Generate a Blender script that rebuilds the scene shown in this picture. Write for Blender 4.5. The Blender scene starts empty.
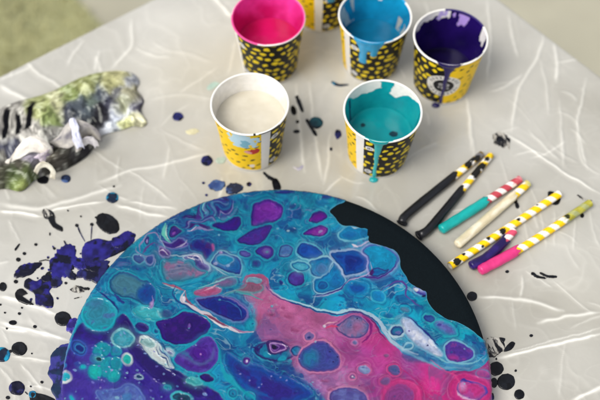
import bpy, math
import numpy as np
from mathutils import Matrix, Vector

C = bpy.context.scene.collection
SC = bpy.context.scene
S = 1.27                                   # real-world scale of the solved camera
R = math.radians

# ------------------------------------------------------------------ camera
F, PITCH, HGT, ROLL = 933.0, 1.0133, 0.6366 * S, -0.0124
FW = np.array([0, math.cos(PITCH), -math.sin(PITCH)])
UP0 = np.array([0, math.sin(PITCH), math.cos(PITCH)])
RT0 = np.array([1.0, 0, 0])
cr, sr = math.cos(ROLL), math.sin(ROLL)
RT = cr * RT0 - sr * UP0
UP = sr * RT0 + cr * UP0
CAM = np.array([0, 0, HGT])
cam = bpy.data.cameras.new('camera')
co = bpy.data.objects.new('camera', cam)
C.objects.link(co)
M = Matrix.Identity(4)
for i in range(3):
    M[i][0], M[i][1], M[i][2], M[i][3] = RT[i], UP[i], -FW[i], CAM[i]
co.matrix_world = M
cam.sensor_width = 36
cam.lens = F * 36 / 600
cam.clip_start = 0.02
cam.clip_end = 100
cam.dof.use_dof = True
cam.dof.focus_distance = 0.855
cam.dof.aperture_fstop = 3.3
SC.camera = co

# ------------------------------------------------------------------ light
SUN_EL, SUN_AZ = R(55), R(215)             # azimuth measured from +x towards +y: light from the left, a little behind the camera
world = bpy.data.worlds.new('World')
SC.world = world
world.use_nodes = True
nt = world.node_tree
sky = nt.nodes.new('ShaderNodeTexSky')
sky.sky_type = 'NISHITA'
sky.sun_disc = False
sky.sun_elevation = SUN_EL
sky.sun_rotation = math.pi / 2 - SUN_AZ
sky.air_density = 1.0
sky.dust_density = 4.0
sky.ozone_density = 0.6
hs = nt.nodes.new('ShaderNodeHueSaturation')
hs.inputs['Saturation'].default_value = 0.30      # veiled, nearly white sky
nt.links.new(sky.outputs['Color'], hs.inputs['Color'])
nt.links.new(hs.outputs['Color'], nt.nodes['Background'].inputs['Color'])
nt.nodes['Background'].inputs['Strength'].default_value = 0.145
sun = bpy.data.lights.new('sun', 'SUN')
sun.energy = 1.25
sun.angle = R(28)
sun.color = (1.0, 0.965, 0.91)
so = bpy.data.objects.new('sun', sun)
C.objects.link(so)
so.rotation_euler = Vector((math.cos(SUN_EL) * math.cos(SUN_AZ), math.cos(SUN_EL) * math.sin(SUN_AZ), math.sin(SUN_EL))).to_track_quat('Z', 'Y').to_euler()
SC.view_settings.view_transform = 'Standard'
SC.view_settings.look = 'None'
SC.view_settings.exposure = 0.44
SC.view_settings.gamma = 1.0

# ------------------------------------------------------------------ helpers
rng = np.random.default_rng(7)


def at(px, py, z=0.0):
    """point of the photograph carried on to the level plane z"""
    a, b = (px - 300) / F, (200 - py) / F
    d = FW + a * RT + b * UP
    t = (z - CAM[2]) / d[2]
    return CAM + t * d


def ats(pts, z=0.0):
    return np.array([at(p[0], p[1], z)[:2] for p in pts])


def to_pattern(P):
    """plane coordinates -> the tracing coordinates the marks were measured in"""
    d = P - CAM
    x, y, z = d @ RT, d @ UP, d @ FW
    return 300 + F * x / z, 200 - F * y / z


def lin(h):
    if isinstance(h, str):
        h = h.lstrip('#')
        c = np.array([int(h[i:i + 2], 16) / 255 for i in (0, 2, 4)])
    else:
        c = np.array(h, float)
    return np.where(c <= 0.04045, c / 12.92, ((c + 0.055) / 1.055) ** 2.4)


def _hash(ix, iy, seed):
    h = (ix.astype(np.int64) * 374761393 + iy.astype(np.int64) * 668265263 + seed * 974711) & 0x7fffffff
    h = ((h ^ (h >> 13)) * 1274126177) & 0x7fffffff
    return ((h ^ (h >> 16)) & 0xffff) / 65535.0


def noise(x, y, seed=0):
    ix, iy = np.floor(x), np.floor(y)
    fx, fy = x - ix, y - iy
    fx = fx * fx * fx * (fx * (fx * 6 - 15) + 10)
    fy = fy * fy * fy * (fy * (fy * 6 - 15) + 10)
    a, b = _hash(ix, iy, seed), _hash(ix + 1, iy, seed)
    c, d = _hash(ix, iy + 1, seed), _hash(ix + 1, iy + 1, seed)
    return (a * (1 - fx) + b * fx) * (1 - fy) + (c * (1 - fx) + d * fx) * fy


def fbm(x, y, seed=0, n=4):
    s, a, t = 0, 1, 0
    for k in range(n):
        s = s + a * (noise(x, y, seed + k * 17) - 0.5)
        t += a
        a *= 0.5
        x, y = x * 2.03 + 3.1, y * 2.03 + 1.7
    return 2 * s / t


def ss(a, b, x):
    t = np.clip((x - a) / (b - a), 0, 1)
    return t * t * (3 - 2 * t)


def seg_dist(x, y, pts):
    """distance to a polyline and the 0..1 place along it"""
    pts = np.asarray(pts, float)
    L = np.r_[0, np.cumsum(np.hypot(*np.diff(pts, axis=0).T))]
    best = np.full(x.shape, 1e9)
    par = np.zeros(x.shape)
    for i in range(len(pts) - 1):
        ax, ay = pts[i]
        dx, dy = pts[i + 1] - pts[i]
        l2 = dx * dx + dy * dy + 1e-20
        t = np.clip(((x - ax) * dx + (y - ay) * dy) / l2, 0, 1)
        d = np.hypot(x - ax - t * dx, y - ay - t * dy)
        m = d < best
        best = np.where(m, d, best)
        par = np.where(m, (L[i] + t * (L[i + 1] - L[i])) / L[-1], par)
    return best, par


def poly_sd(x, y, pts):
    """signed distance to a closed outline, negative inside"""
    pts = np.asarray(pts, float)
    d, _ = seg_dist(x, y, np.vstack([pts, pts[:1]]))
    ins = np.zeros(x.shape, bool)
    n = len(pts)
    for i in range(n):
        x1, y1 = pts[i]
        x2, y2 = pts[(i + 1) % n]
        if y1 == y2:
            continue
        c = ((y1 > y) != (y2 > y)) & (x < (x2 - x1) * (y - y1) / (y2 - y1) + x1)
        ins ^= c
    return np.where(ins, -d, d)


def spline(pts, n=5, closed=True):
    p = np.asarray(pts, float)
    k = len(p)
    out = []
    for i in range(k if closed else k - 1):
        if closed:
            a, b, c, d = p[(i - 1) % k], p[i], p[(i + 1) % k], p[(i + 2) % k]
        else:
            a, b, c, d = p[max(i - 1, 0)], p[i], p[i + 1], p[min(i + 2, k - 1)]
        for t in np.linspace(0, 1, n, endpoint=False):
            out.append(0.5 * (2 * b + (c - a) * t + (2 * a - 5 * b + 4 * c - d) * t * t + (3 * b - a - 3 * c + d) * t ** 3))
    if not closed:
        out.append(p[-1])
    return np.array(out)


def ell(cx, cy, rx, ry, rot=0, n=28):
    t = np.linspace(0, 2 * np.pi, n, endpoint=False)
    c, s = math.cos(R(rot)), math.sin(R(rot))
    return np.stack([cx + c * rx * np.cos(t) - s * ry * np.sin(t), cy + s * rx * np.cos(t) + c * ry * np.sin(t)], -1)


def make_mesh(name, V, Q, mat, parent=None, col=None, smooth=True):
    """one mesh object from vertex and face arrays (all quads or all triangles)"""
    V = np.ascontiguousarray(V, np.float32)
    Q = np.ascontiguousarray(Q, np.int32)
    k = Q.shape[1]
    me = bpy.data.meshes.new(name)
    me.vertices.add(len(V))
    me.vertices.foreach_set('co', V.ravel())
    me.loops.add(Q.size)
    me.loops.foreach_set('vertex_index', Q.ravel())
    me.polygons.add(len(Q))
    me.polygons.foreach_set('loop_start', np.arange(0, Q.size, k, dtype=np.int32))
    me.update(calc_edges=True)
    me.validate()
    me.polygons.foreach_set('use_smooth', np.full(len(me.polygons), smooth))
    if col is not None:
        a = me.color_attributes.new('col', 'FLOAT_COLOR', 'POINT')
        c4 = np.ones((len(V), 4), np.float32)
        c4[:, :3] = col
        a.data.foreach_set('color', c4.ravel())
    me.materials.append(mat)
    o = bpy.data.objects.new(name, me)
    C.objects.link(o)
    if parent is not None:
        o.parent = parent
    return o


def grid_faces(nu, nv, wrap=False, off=0):
    """faces of an nu x nv vertex grid stored row by row (nu rows); wrap closes each row on itself"""
    j = np.arange(nv if wrap else nv - 1)
    i = np.arange(nu - 1)
    I, J = np.meshgrid(i, j, indexing='ij')
    J2 = (J + 1) % nv
    q = np.stack([I * nv + J, I * nv + J2, (I + 1) * nv + J2, (I + 1) * nv + J], -1).reshape(-1, 4)
    return q + off


def tag(o, label=None, cat=None, group=None, kind=None):
    for k, v in (('label', label), ('category', cat), ('group', group), ('kind', kind)):
        if v:
            o[k] = v
    return o


def empty(name, loc):
    o = bpy.data.objects.new(name, None)
    o.empty_display_size = 0.02
    o.location = loc
    C.objects.link(o)
    return o


def material(name, color=None, rough=0.5, spec=0.5, attr=False, coat=0.0, coat_rough=0.1, bump=None, mottle=0.0, mscale=40, rough_var=0.0):
    m = bpy.data.materials.new(name)
    m.use_nodes = True
    n, l = m.node_tree.nodes, m.node_tree.links
    b = n['Principled BSDF']
    b.inputs['Roughness'].default_value = rough
    b.inputs['Specular IOR Level'].default_value = spec
    b.inputs['Coat Weight'].default_value = coat
    b.inputs['Coat Roughness'].default_value = coat_rough
    tc = n.new('ShaderNodeTexCoord')
    src = None
    if attr:
        a = n.new('ShaderNodeVertexColor')
        a.layer_name = 'col'
        src = a.outputs['Color']
    if color is not None:
        b.inputs['Base Color'].default_value = (*color, 1)
        rgb = n.new('ShaderNodeRGB')
        rgb.outputs[0].default_value = (*color, 1)
        src = rgb.outputs[0]
    if mottle:
        tx = n.new('ShaderNodeTexNoise')
        tx.inputs['Scale'].default_value = mscale
        tx.inputs['Detail'].default_value = 6
        l.new(tc.outputs['Object'], tx.inputs['Vector'])
        mr = n.new('ShaderNodeMapRange')
        mr.inputs[1].default_value = 0.25
        mr.inputs[2].default_value = 0.75
        mr.inputs[3].default_value = 1 - mottle
        mr.inputs[4].default_value = 1 + mottle
        l.new(tx.outputs['Fac'], mr.inputs[0])
        mx = n.new('ShaderNodeVectorMath')
        mx.operation = 'SCALE'
        l.new(src, mx.inputs[0])
        l.new(mr.outputs[0], mx.inputs['Scale'])
        src = mx.outputs[0]
    if src is not None:
        l.new(src, b.inputs['Base Color'])
    if rough_var:
        tx = n.new('ShaderNodeTexNoise')
        tx.inputs['Scale'].default_value = mscale * 1.7
        tx.inputs['Detail'].default_value = 4
        l.new(tc.outputs['Object'], tx.inputs['Vector'])
        mr = n.new('ShaderNodeMapRange')
        mr.inputs[3].default_value = max(rough - rough_var, 0.02)
        mr.inputs[4].default_value = rough + rough_var
        l.new(tx.outputs['Fac'], mr.inputs[0])
        l.new(mr.outputs[0], b.inputs['Roughness'])
    if bump:
        for it in (bump if isinstance(bump, list) else [bump]):
            tx = n.new('ShaderNodeTexNoise')
            if it[0] == 'R':                                  # sharp crinkles
                it = it[1:]
                tx.noise_type = 'RIDGED_MULTIFRACTAL'
                tx.inputs['Distortion'].default_value = 0.6
            sc_, st = it
            tx.inputs['Scale'].default_value = sc_
            tx.inputs['Detail'].default_value = 5
            l.new(tc.outputs['Object'], tx.inputs['Vector'])
            bp = n.new('ShaderNodeBump')
            bp.inputs['Strength'].default_value = st
            bp.inputs['Distance'].default_value = 0.001
            l.new(tx.outputs['Fac'], bp.inputs['Height'])
            prev = b.inputs['Normal'].links[0].from_socket if b.inputs['Normal'].links else None
            if prev:
                l.new(prev, bp.inputs['Normal'])
            l.new(bp.outputs[0], b.inputs['Normal'])
    return m


K = 0.92                                    # seen colour -> surface colour
M_SHEET = material('clear_plastic_film', rough=0.22, spec=0.5, attr=True, coat=0.45, coat_rough=0.07, bump=[('R', 16, 0.55), (70, 0.22), (260, 0.10)], mottle=0.04, mscale=30, rough_var=0.08)
M_POUR = material('poured_acrylic', rough=0.11, spec=0.28, attr=True, mottle=0.05, mscale=320, bump=(110, 0.10))
M_PANEL = material('black_canvas', color=(0.0035, 0.0065, 0.0085), rough=0.7, spec=0.06, bump=(1400, 0.35), mottle=0.25, mscale=900)
M_SPLAT = material('dried_paint', rough=0.2, spec=0.3, attr=True, bump=(160, 0.25), mottle=0.15, mscale=260)
M_CUP = material('printed_card', rough=0.45, spec=0.22, attr=True, mottle=0.03, mscale=150)
M_RIM = material('card_rim', rough=0.5, spec=0.4, attr=True)
M_LIQ = material('wet_paint', rough=0.12, spec=0.28, attr=True, bump=(60, 0.12), mottle=0.05, mscale=70)
M_DRIP = material('paint_run', rough=0.25, spec=0.5, attr=True, mottle=0.08, mscale=200)
M_STRAW = material('paper_straw_print', rough=0.6, spec=0.3, attr=True, mottle=0.05, mscale=300, bump=(600, 0.2))
M_DIP = material('dipped_paint', rough=0.32, spec=0.45, attr=True, mottle=0.08, mscale=220, bump=(160, 0.35))
M_CLOTH = material('stained_cloth', rough=0.95, spec=0.06, attr=True, mottle=0.12, mscale=420, bump=[(900, 0.5), (120, 0.4)])
M_TABLE = material('pale_table_board', color=(0.52, 0.47, 0.38), rough=0.6, mottle=0.08, mscale=9)
M_LEG = material('grey_steel_leg', color=(0.2, 0.2, 0.2), rough=0.4)
M_FLOOR = material('worn_concrete', color=(0.37, 0.35, 0.265), rough=0.85, mottle=0.22, mscale=3.2, bump=(40, 0.5))
M_LAWN = material('mossy_lawn', color=(0.27, 0.27, 0.14), rough=0.95, mottle=0.35, mscale=7, bump=(60, 0.8))
M_GRASS = material('grass_blade', rough=0.7, spec=0.3, attr=True)

# ------------------------------------------------------------------ setting: floor, lawn, table, sheet
ZF = -0.74
gx = np.array([-8, 8.0])
V = np.array([[x, y, ZF] for x in gx for y in (-7.0, 9.0)])
fl = make_mesh('floor', V, np.array([[0, 2, 3, 1]]), M_FLOOR, smooth=False)
tag(fl, kind='structure')
la, lb = at(77, 0, ZF), at(99, 23, ZF)
ld = (lb - la) / np.linalg.norm(lb - la)
ln = np.array([-ld[1], ld[0], 0])
if ln[0] > 0:
    ln = -ln
lawn_pts = [la - ld * 3.0, la + ld * 3.0, la + ld * 3.0 + ln * 3.2, la - ld * 3.0 + ln * 3.2]
V = np.array([[p[0], p[1], ZF + 0.006] for p in lawn_pts])
lw = make_mesh('lawn', V, np.array([[0, 1, 2, 3]]), M_LAWN, smooth=False)
tag(lw, kind='structure')
nb = 26000
t1, t2 = rng.uniform(-1.0, 0.9, nb), rng.uniform(0.005, 1.1, nb)
bp_ = la[None] + t1[:, None] * ld + t2[:, None] * ln
hgt = rng.uniform(0.008, 0.024, nb)
az = rng.uniform(0, 2 * np.pi, nb)
w = rng.uniform(0.0015, 0.003, nb)
dx, dy = np.cos(az), np.sin(az)
V = np.zeros((nb, 3, 3))
V[:, 0] = np.stack([bp_[:, 0] - w * dx, bp_[:, 1] - w * dy, np.full(nb, ZF + 0.006)], -1)
V[:, 1] = np.stack([bp_[:, 0] + w * dx, bp_[:, 1] + w * dy, np.full(nb, ZF + 0.006)], -1)
V[:, 2] = np.stack([bp_[:, 0] - dy * hgt * .6, bp_[:, 1] + dx * hgt * .6, ZF + 0.006 + hgt], -1)
mixv = np.clip(rng.uniform(0, 1, nb) * .6 + .4 * (fbm(bp_[:, 0] * 5, bp_[:, 1] * 5, 3) + .5), 0, 1)[:, None]
gc = lin('#a4a270') * (1 - mixv) + lin('#b9b48a') * mixv
g = make_mesh('grass', V.reshape(-1, 3), np.arange(nb * 3).reshape(-1, 3), M_GRASS, col=np.repeat(gc, 3, axis=0), smooth=False)
tag(g, 'short dry olive grass on the ground beyond the left table edge', 'grass', kind='stuff')

# table top follows the two edges seen in the photograph
A_, B_, C_, D_ = (at(0, 75)[:2], at(150, 0)[:2], at(500, 0)[:2], at(600, 75)[:2])
du = (A_ - B_) / np.linalg.norm(A_ - B_)
dv = (D_ - C_) / np.linalg.norm(D_ - C_)
tt = np.linalg.solve(np.stack([du, -dv], -1), C_ - B_)
CORNER = B_ + du * tt[0] + (du + dv) * 0.005
LU = LV = 1.25
RB = 0.005


def uv_to_xy(u, v):
    return CORNER[0] + u * du[0] + v * dv[0], CORNER[1] + u * du[1] + v * dv[1]


UVI = np.linalg.inv(np.stack([du, dv], -1))
tab = empty('table', (*uv_to_xy(LU / 2, LV / 2), ZF))
tag(tab, 'pale square table covered with the crumpled plastic sheet', 'table')


def prism(name, poly, z0, z1, mat, parent, loc0):
    n = len(poly)
    V = [[p[0] - loc0[0], p[1] - loc0[1], z - loc0[2]] for z in (z0, z1) for p in poly]
    me = bpy.data.meshes.new(name)
    me.from_pydata(V, [], [list(range(n))[::-1], list(range(n, 2 * n))] + [[i, (i + 1) % n, n + (i + 1) % n, n + i] for i in range(n)])
    me.materials.append(mat)
    o = bpy.data.objects.new(name, me)
    C.objects.link(o)
    o.parent = parent
    return o


e = 0.002
prism('tabletop', [uv_to_xy(e, e), uv_to_xy(LU - e, e), uv_to_xy(LU - e, LV - e), uv_to_xy(e, LV - e)][::-1], -0.034, -0.004, M_TABLE, tab, tab.location)
for (a, b) in ((.08, .08), (LU - .08, .08), (.08, LV - .08), (LU - .08, LV - .08)):
    prism('leg', [uv_to_xy(a - .02, b - .02), uv_to_xy(a + .02, b - .02), uv_to_xy(a + .02, b + .02), uv_to_xy(a - .02, b + .02)][::-1], ZF, -0.034, M_LEG, tab, tab.location)

DISC_C = np.array([-0.0145, 0.2458]) * S
DISC_R = 0.15 * S
DISC_Z = 0.018 * S
CUP_RR, CUP_RB, CUP_H = 0.0299 * S, 0.0238 * S, 0.0594 * S
CUPS = {k: np.array(v) * S for k, v in dict(white=(-.0400, .4476), teal=(.0634, .4424), purple=(.1218, .5189), pink=(-.0281, .5375), blue=(.0606, .5412)).items()}
CUPS['back'] = at(322, 33)[:2] + np.array([0, CUP_RB])

# crease lines in the plastic: traced points, width mm, height mm, whiteness (milky film and painted glint)
CREASE = [
    ([(486, 0), (489, 17), (490, 45), (487, 81)], 2.2, 1.2, .5), ([(509, 15), (512, 35), (517, 57)], 2.2, 1.0, .5),
    ([(543, 34), (541, 46), (533, 66), (520, 85), (515, 105), (511, 132)], 2.6, 1.6, .55), ([(553, 43), (556, 60), (556, 82)], 2.8, 1.5, .6),
    ([(540, 60), (545, 80), (549, 115)], 2.0, 1.0, .4), ([(586, 78), (578, 118), (580, 140), (587, 170)], 2.2, 1.1, .45),
    ([(560, 100), (561, 130), (563, 168)], 2.0, 1.0, .4), ([(466, 95), (470, 125), (471, 150)], 3.0, 1.0, .4),
    ([(505, 134), (525, 146), (542, 158), (566, 174), (600, 194)], 2.4, 1.8, .8), ([(489, 92), (505, 87), (522, 74)], 2.5, 1.1, .45),
    ([(562, 130), (564, 158)], 1.6, .9, .4), ([(577, 130), (582, 162), (600, 175)], 1.6, 1.0, .45), ([(554, 210), (554, 246)], 1.5, .8, .35),
    ([(575, 216), (573, 250)], 1.5, .8, .35), ([(526, 272), (551, 288)], 1.6, .8, .4), ([(479, 297), (503, 298), (527, 301), (545, 306), (563, 312)], 3.2, 1.6, .6),
    ([(538, 324), (560, 318), (600, 313)], 3.0, 1.8, .6), ([(498, 358), (530, 351), (560, 344), (602, 334)], 2.6, 2.4, .9),
    ([(508, 352), (540, 345), (602, 328)], 1.5, 1.2, .5), ([(552, 281), (572, 298), (592, 314)], 1.4, .8, .35), ([(572, 401), (585, 395), (603, 386)], 3.0, 2.2, .8),
    ([(565, 342), (561, 370), (559, 398)], 1.2, .7, .25), ([(588, 205), (594, 235), (600, 250)], 1.6, .8, .3),
    ([(0, 212), (18, 213), (42, 217)], 2.6, 2.4, .95), ([(0, 204), (22, 208), (40, 209), (70, 201), (95, 194), (120, 186)], 4.5, 3.0, .5),
    ([(42, 214), (66, 208), (104, 202)], 2.5, 1.8, .75), ([(8, 220), (14, 230), (20, 243)], 1.5, .8, .35), ([(0, 296), (20, 301), (40, 309), (58, 315)], 2.6, 2.2, .95),
    ([(0, 327), (14, 330), (28, 331)], 1.5, 1, .5), ([(0, 323), (25, 329), (45, 334), (68, 340)], 2.6, 2.3, .95), ([(12, 356), (30, 359), (52, 362)], 1.6, 1.2, .7),
    ([(22, 364), (32, 378), (42, 390)], 1.4, 1.0, .6), ([(0, 368), (10, 378), (18, 386)], 1.4, .9, .5), ([(2, 330), (9, 344)], 1.2, .7, .4),
    ([(26, 386), (40, 387), (60, 391)], 1.4, .9, .5), ([(28, 380), (34, 391), (37, 402)], 1.2, .7, .4),
    ([(100, 183), (118, 176), (133, 170), (165, 165), (207, 154)], 3.6, 1.8, .45), ([(128, 170), (140, 178), (155, 189), (170, 201)], 1.8, 1.0, .5),
    ([(116, 206), (135, 210), (150, 215), (167, 217)], 3.0, 2.2, .8), ([(130, 202), (150, 206), (175, 209)], 2.4, 1.2, .6), ([(100, 186), (115, 196), (130, 200)], 2, 1.0, .4),
    ([(131, 20), (132, 45), (122, 57), (113, 68)], 3.0, 1.6, .5), ([(26, 62), (40, 76), (52, 82), (63, 90)], 3.2, 1.8, .5), ([(0, 86), (14, 94), (34, 104)], 4.5, 3.0, .7),
    ([(0, 80), (25, 70), (31, 66)], 3.5, 1.6, .4), ([(85, 40), (72, 55), (68, 66)], 2.5, 1.2, .4), ([(100, 50), (97, 62), (95, 72)], 2.5, 1.1, .35),
    ([(135, 48), (155, 57), (170, 58)], 2.5, 1.2, .4), ([(212, -4), (222, 7), (232, 18)], 3.2, 2.0, .95), ([(296, 84), (299, 120), (304, 172)], 3.2, 1.4, .5),
    ([(309, 82), (313, 120), (322, 180)], 3.2, 1.4, .4), ([(330, 130), (328, 160), (324, 185)], 2.4, 1.0, .35), ([(236, 40), (232, 60), (228, 75)], 2.4, .9, .3),
    ([(425, 0), (428, 20), (420, 60)], 2.2, 1.0, .35), ([(340, 175), (352, 182), (365, 183)], 2, .9, .3), ([(400, 165), (420, 150), (440, 142)], 2, .9, .25),
    ([(500, 156), (507, 180), (520, 210), (530, 250)], 1.4, .8, .3), ([(468, 110), (472, 132), (474, 162)], 1.6, .9, .3), ([(528, 180), (540, 215), (546, 250)], 1.3, .7, .3),
    ([(150, 100), (180, 95), (215, 100)], 2.4, .9, .2), ([(160, 130), (190, 145), (205, 150)], 2, .9, .25), ([(515, 330), (512, 300)], 1.3, .7, .2), ([(500, 0), (545, 33), (600, 76)], 3.0, 1.0, .5),
]
r3 = np.random.default_rng(41)
for _ in range(85):
    px_, py_ = r3.uniform(-20, 620), r3.uniform(20, 410)
    if abs(px_ - 277) < 190 and py_ > 215:
        continue
    an_ = r3.choice([.15, 1.45, -.45, .8]) + r3.normal(0, .28)
    L_ = r3.uniform(12, 48)
    bd_ = r3.normal(0, .12)
    p_ = [(px_ + L_ * k * math.cos(an_ + bd_ * k * 2), py_ + L_ * k * math.sin(an_ + bd_ * k * 2)) for k in (-.5, -.2, .15, .5)]
    CREASE.append((p_, r3.uniform(1.7, 2.6), r3.uniform(.5, 1.3), r3.uniform(.12, .42)))
CREASE_W = [(spline(ats(p), 4, False), max(w, 1.7) * .001, h * .001, m) for p, w, h, m in CREASE]
FLAT = [(DISC_C, DISC_R + .012)] + [(c, CUP_RB + .012) for c in CUPS.values()]


def sheet_fields(x, y):
    """height of the film above the board and its whiteness: milky film and painted crease glints"""
    big = fbm(x * 7, y * 7, 11, 3)
    wx, wy = x + .02 * fbm(x * 14, y * 14, 5, 2), y + .02 * fbm(x * 14 + 9, y * 14, 6, 2)
    rd = 1 - np.abs(fbm(wx * 22 + wy * 8, wy * 15 - wx * 5, 21, 3))
    rd2 = 1 - np.abs(fbm(wx * 34 - wy * 20, wy * 40 + wx * 11, 31, 2))
    ridge = np.clip(rd - .86, 0, 1) / .14
    ridge2 = np.clip(rd2 - .90, 0, 1) / .10
    h = .0006 + .0014 * np.clip(big, -.4, 1) + .00022 * ridge ** 1.5 + .00012 * ridge2 ** 2
    milk_glint = .10 * ridge ** 2 * np.clip(big + .6, 0, 1) + .06 * ridge2 ** 3 + .18 * ss(-.1, .6, big)
    for P, w, hh, m in CREASE_W:
        lo, hi = P.min(0) - 5 * w, P.max(0) + 5 * w
        k = np.nonzero((x > lo[0]) & (x < hi[0]) & (y > lo[1]) & (y < hi[1]))[0]
        if not len(k):
            continue
        jx, jy = x[k] + .0012 * fbm(x[k] * 90, y[k] * 90, 41, 2), y[k] + .0012 * fbm(x[k] * 90, y[k] * 90, 43, 2)
        d, t = seg_dist(jx, jy, P)
        fade = ss(0, .15, t) * ss(1, .85, t)
        wv = w * (.65 + .6 * noise(t * 5, t * 0 + hh * 900, 2))
        gss = np.exp(-(d / wv) ** 2) * (.35 + .65 * fade)
        h[k] += hh * .27 * gss
        # bright glint of the crease painted in, with whitening of the doubled film
        milk_glint[k] += 1.05 * m * np.exp(-(d / (.46 * wv)) ** 2) * (.8 if w < .0021 else 1) * (.3 + .7 * fade)
        h[k] -= .10 * hh * np.exp(-((d - 1.9 * w) / w) ** 2) * fade
    for c, r in FLAT:
        dd = np.hypot(x - c[0], y - c[1])
        h *= .0 + ss(r - .012, r + .02, dd)
    return np.maximum(h, -.002), np.clip(milk_glint, 0, 1)


def axis(L):
    drop = .22
    return np.r_[np.linspace(-drop, -.03, 12), np.linspace(-.028, .90, 800), np.linspace(.91, L, 50), L + np.linspace(.0005, .012, 12), np.linspace(L + .02, L + drop, 12)]


au = axis(LU)
U_, V_ = np.meshgrid(au, au, indexing='ij')
U_, V_ = U_.ravel(), V_.ravel()


def bend(a, L):
    out = np.clip(a, 0, L)
    over = np.where(a < 0, -a, np.where(a > L, a - L, 0))
    sg = np.where(a < 0, -1.0, 1.0)
    ph = np.minimum(over / RB, np.pi / 2)
    o = RB * np.sin(ph)
    dn = RB * (1 - np.cos(ph)) + np.maximum(over - RB * np.pi / 2, 0)
    return out + sg * o, dn


bu, dnu = bend(U_, LU)
bv, dnv = bend(V_, LV)
down = np.maximum(dnu, dnv)
x, y = uv_to_xy(bu, bv)
h, milk_glint = sheet_fields(x, y)
hang = ss(0, .08, down)
along = np.where(dnu > dnv, V_, U_)
flare = hang * (.006 + .012 * (fbm(along * 9, along * 0, 71, 3) + .3)) + .25 * np.minimum(dnu, dnv)
ou = np.where(U_ < 0, -1.0, np.where(U_ > LU, 1.0, 0)) * flare
ov = np.where(V_ < 0, -1.0, np.where(V_ > LV, 1.0, 0)) * flare
ex, ey = ou * du[0] + ov * dv[0], ou * du[1] + ov * dv[1]
# edge of the table: slightly uneven
edge_w = .0018 * fbm(along * 25, along * 0 + 3, 77, 2) * ss(.0, .006, down)
Vs = np.stack([x + ex + edge_w, y + ey + edge_w, h - down], -1)
tone = np.clip(.5 + .62 * fbm(x * 8 + 2, y * 8 + .04 * np.sin(x * 40), 91, 4) + .30 * ss(.05, -.28, x), 0, 1)  # random clouding, plus light falloff painted in as a paler left side
thin = lin('#9b978a')[None] * (1 - tone[:, None]) + lin('#bebcb4')[None] * tone[:, None]
scol = thin * K * (1 - milk_glint[:, None]) + lin('#eceae0')[None] * milk_glint[:, None]
warm = np.exp(-(((x - at(195, 75)[0]) / .05) ** 2 + ((y - at(195, 75)[1]) / .05) ** 2))[:, None] * .35
scol = scol * (1 - warm) + lin('#b0a68a')[None] * K * warm
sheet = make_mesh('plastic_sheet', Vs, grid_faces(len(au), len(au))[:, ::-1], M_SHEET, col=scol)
tag(sheet, 'crumpled milky plastic sheet covering the table, spotted with dried paint', 'plastic sheet')

# ------------------------------------------------------------------ paint splats on the sheet
SPL = dict(black=('#0d0e12', '#15171d', '#0a0a0e'), navy=('#17153e', '#232660', '#0e0e24'), violet=('#141045', '#252076', '#090a20'), teal=('#0f5f86', '#1a88a8', '#101c30'),
           deepteal=('#12323e', '#1c4a54', '#0c1a22'), blue=('#2a3f72', '#4a638e', '#15213c'), grey=('#5d5a56', '#2a2a2c', '#8a867c'), green=('#9db3a6', '#a9bdb0', '#9aaaa0'), yellow=('#c6c09a', '#c9c4a4', '#c2bc9a'), puddle=('#17173f', '#142a44', '#34347c'), lilac=('#3a3088', '#4a40a0', '#241c60'), wash=('#a9a4b0', '#b5b0b0', '#9c98a8'))


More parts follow.
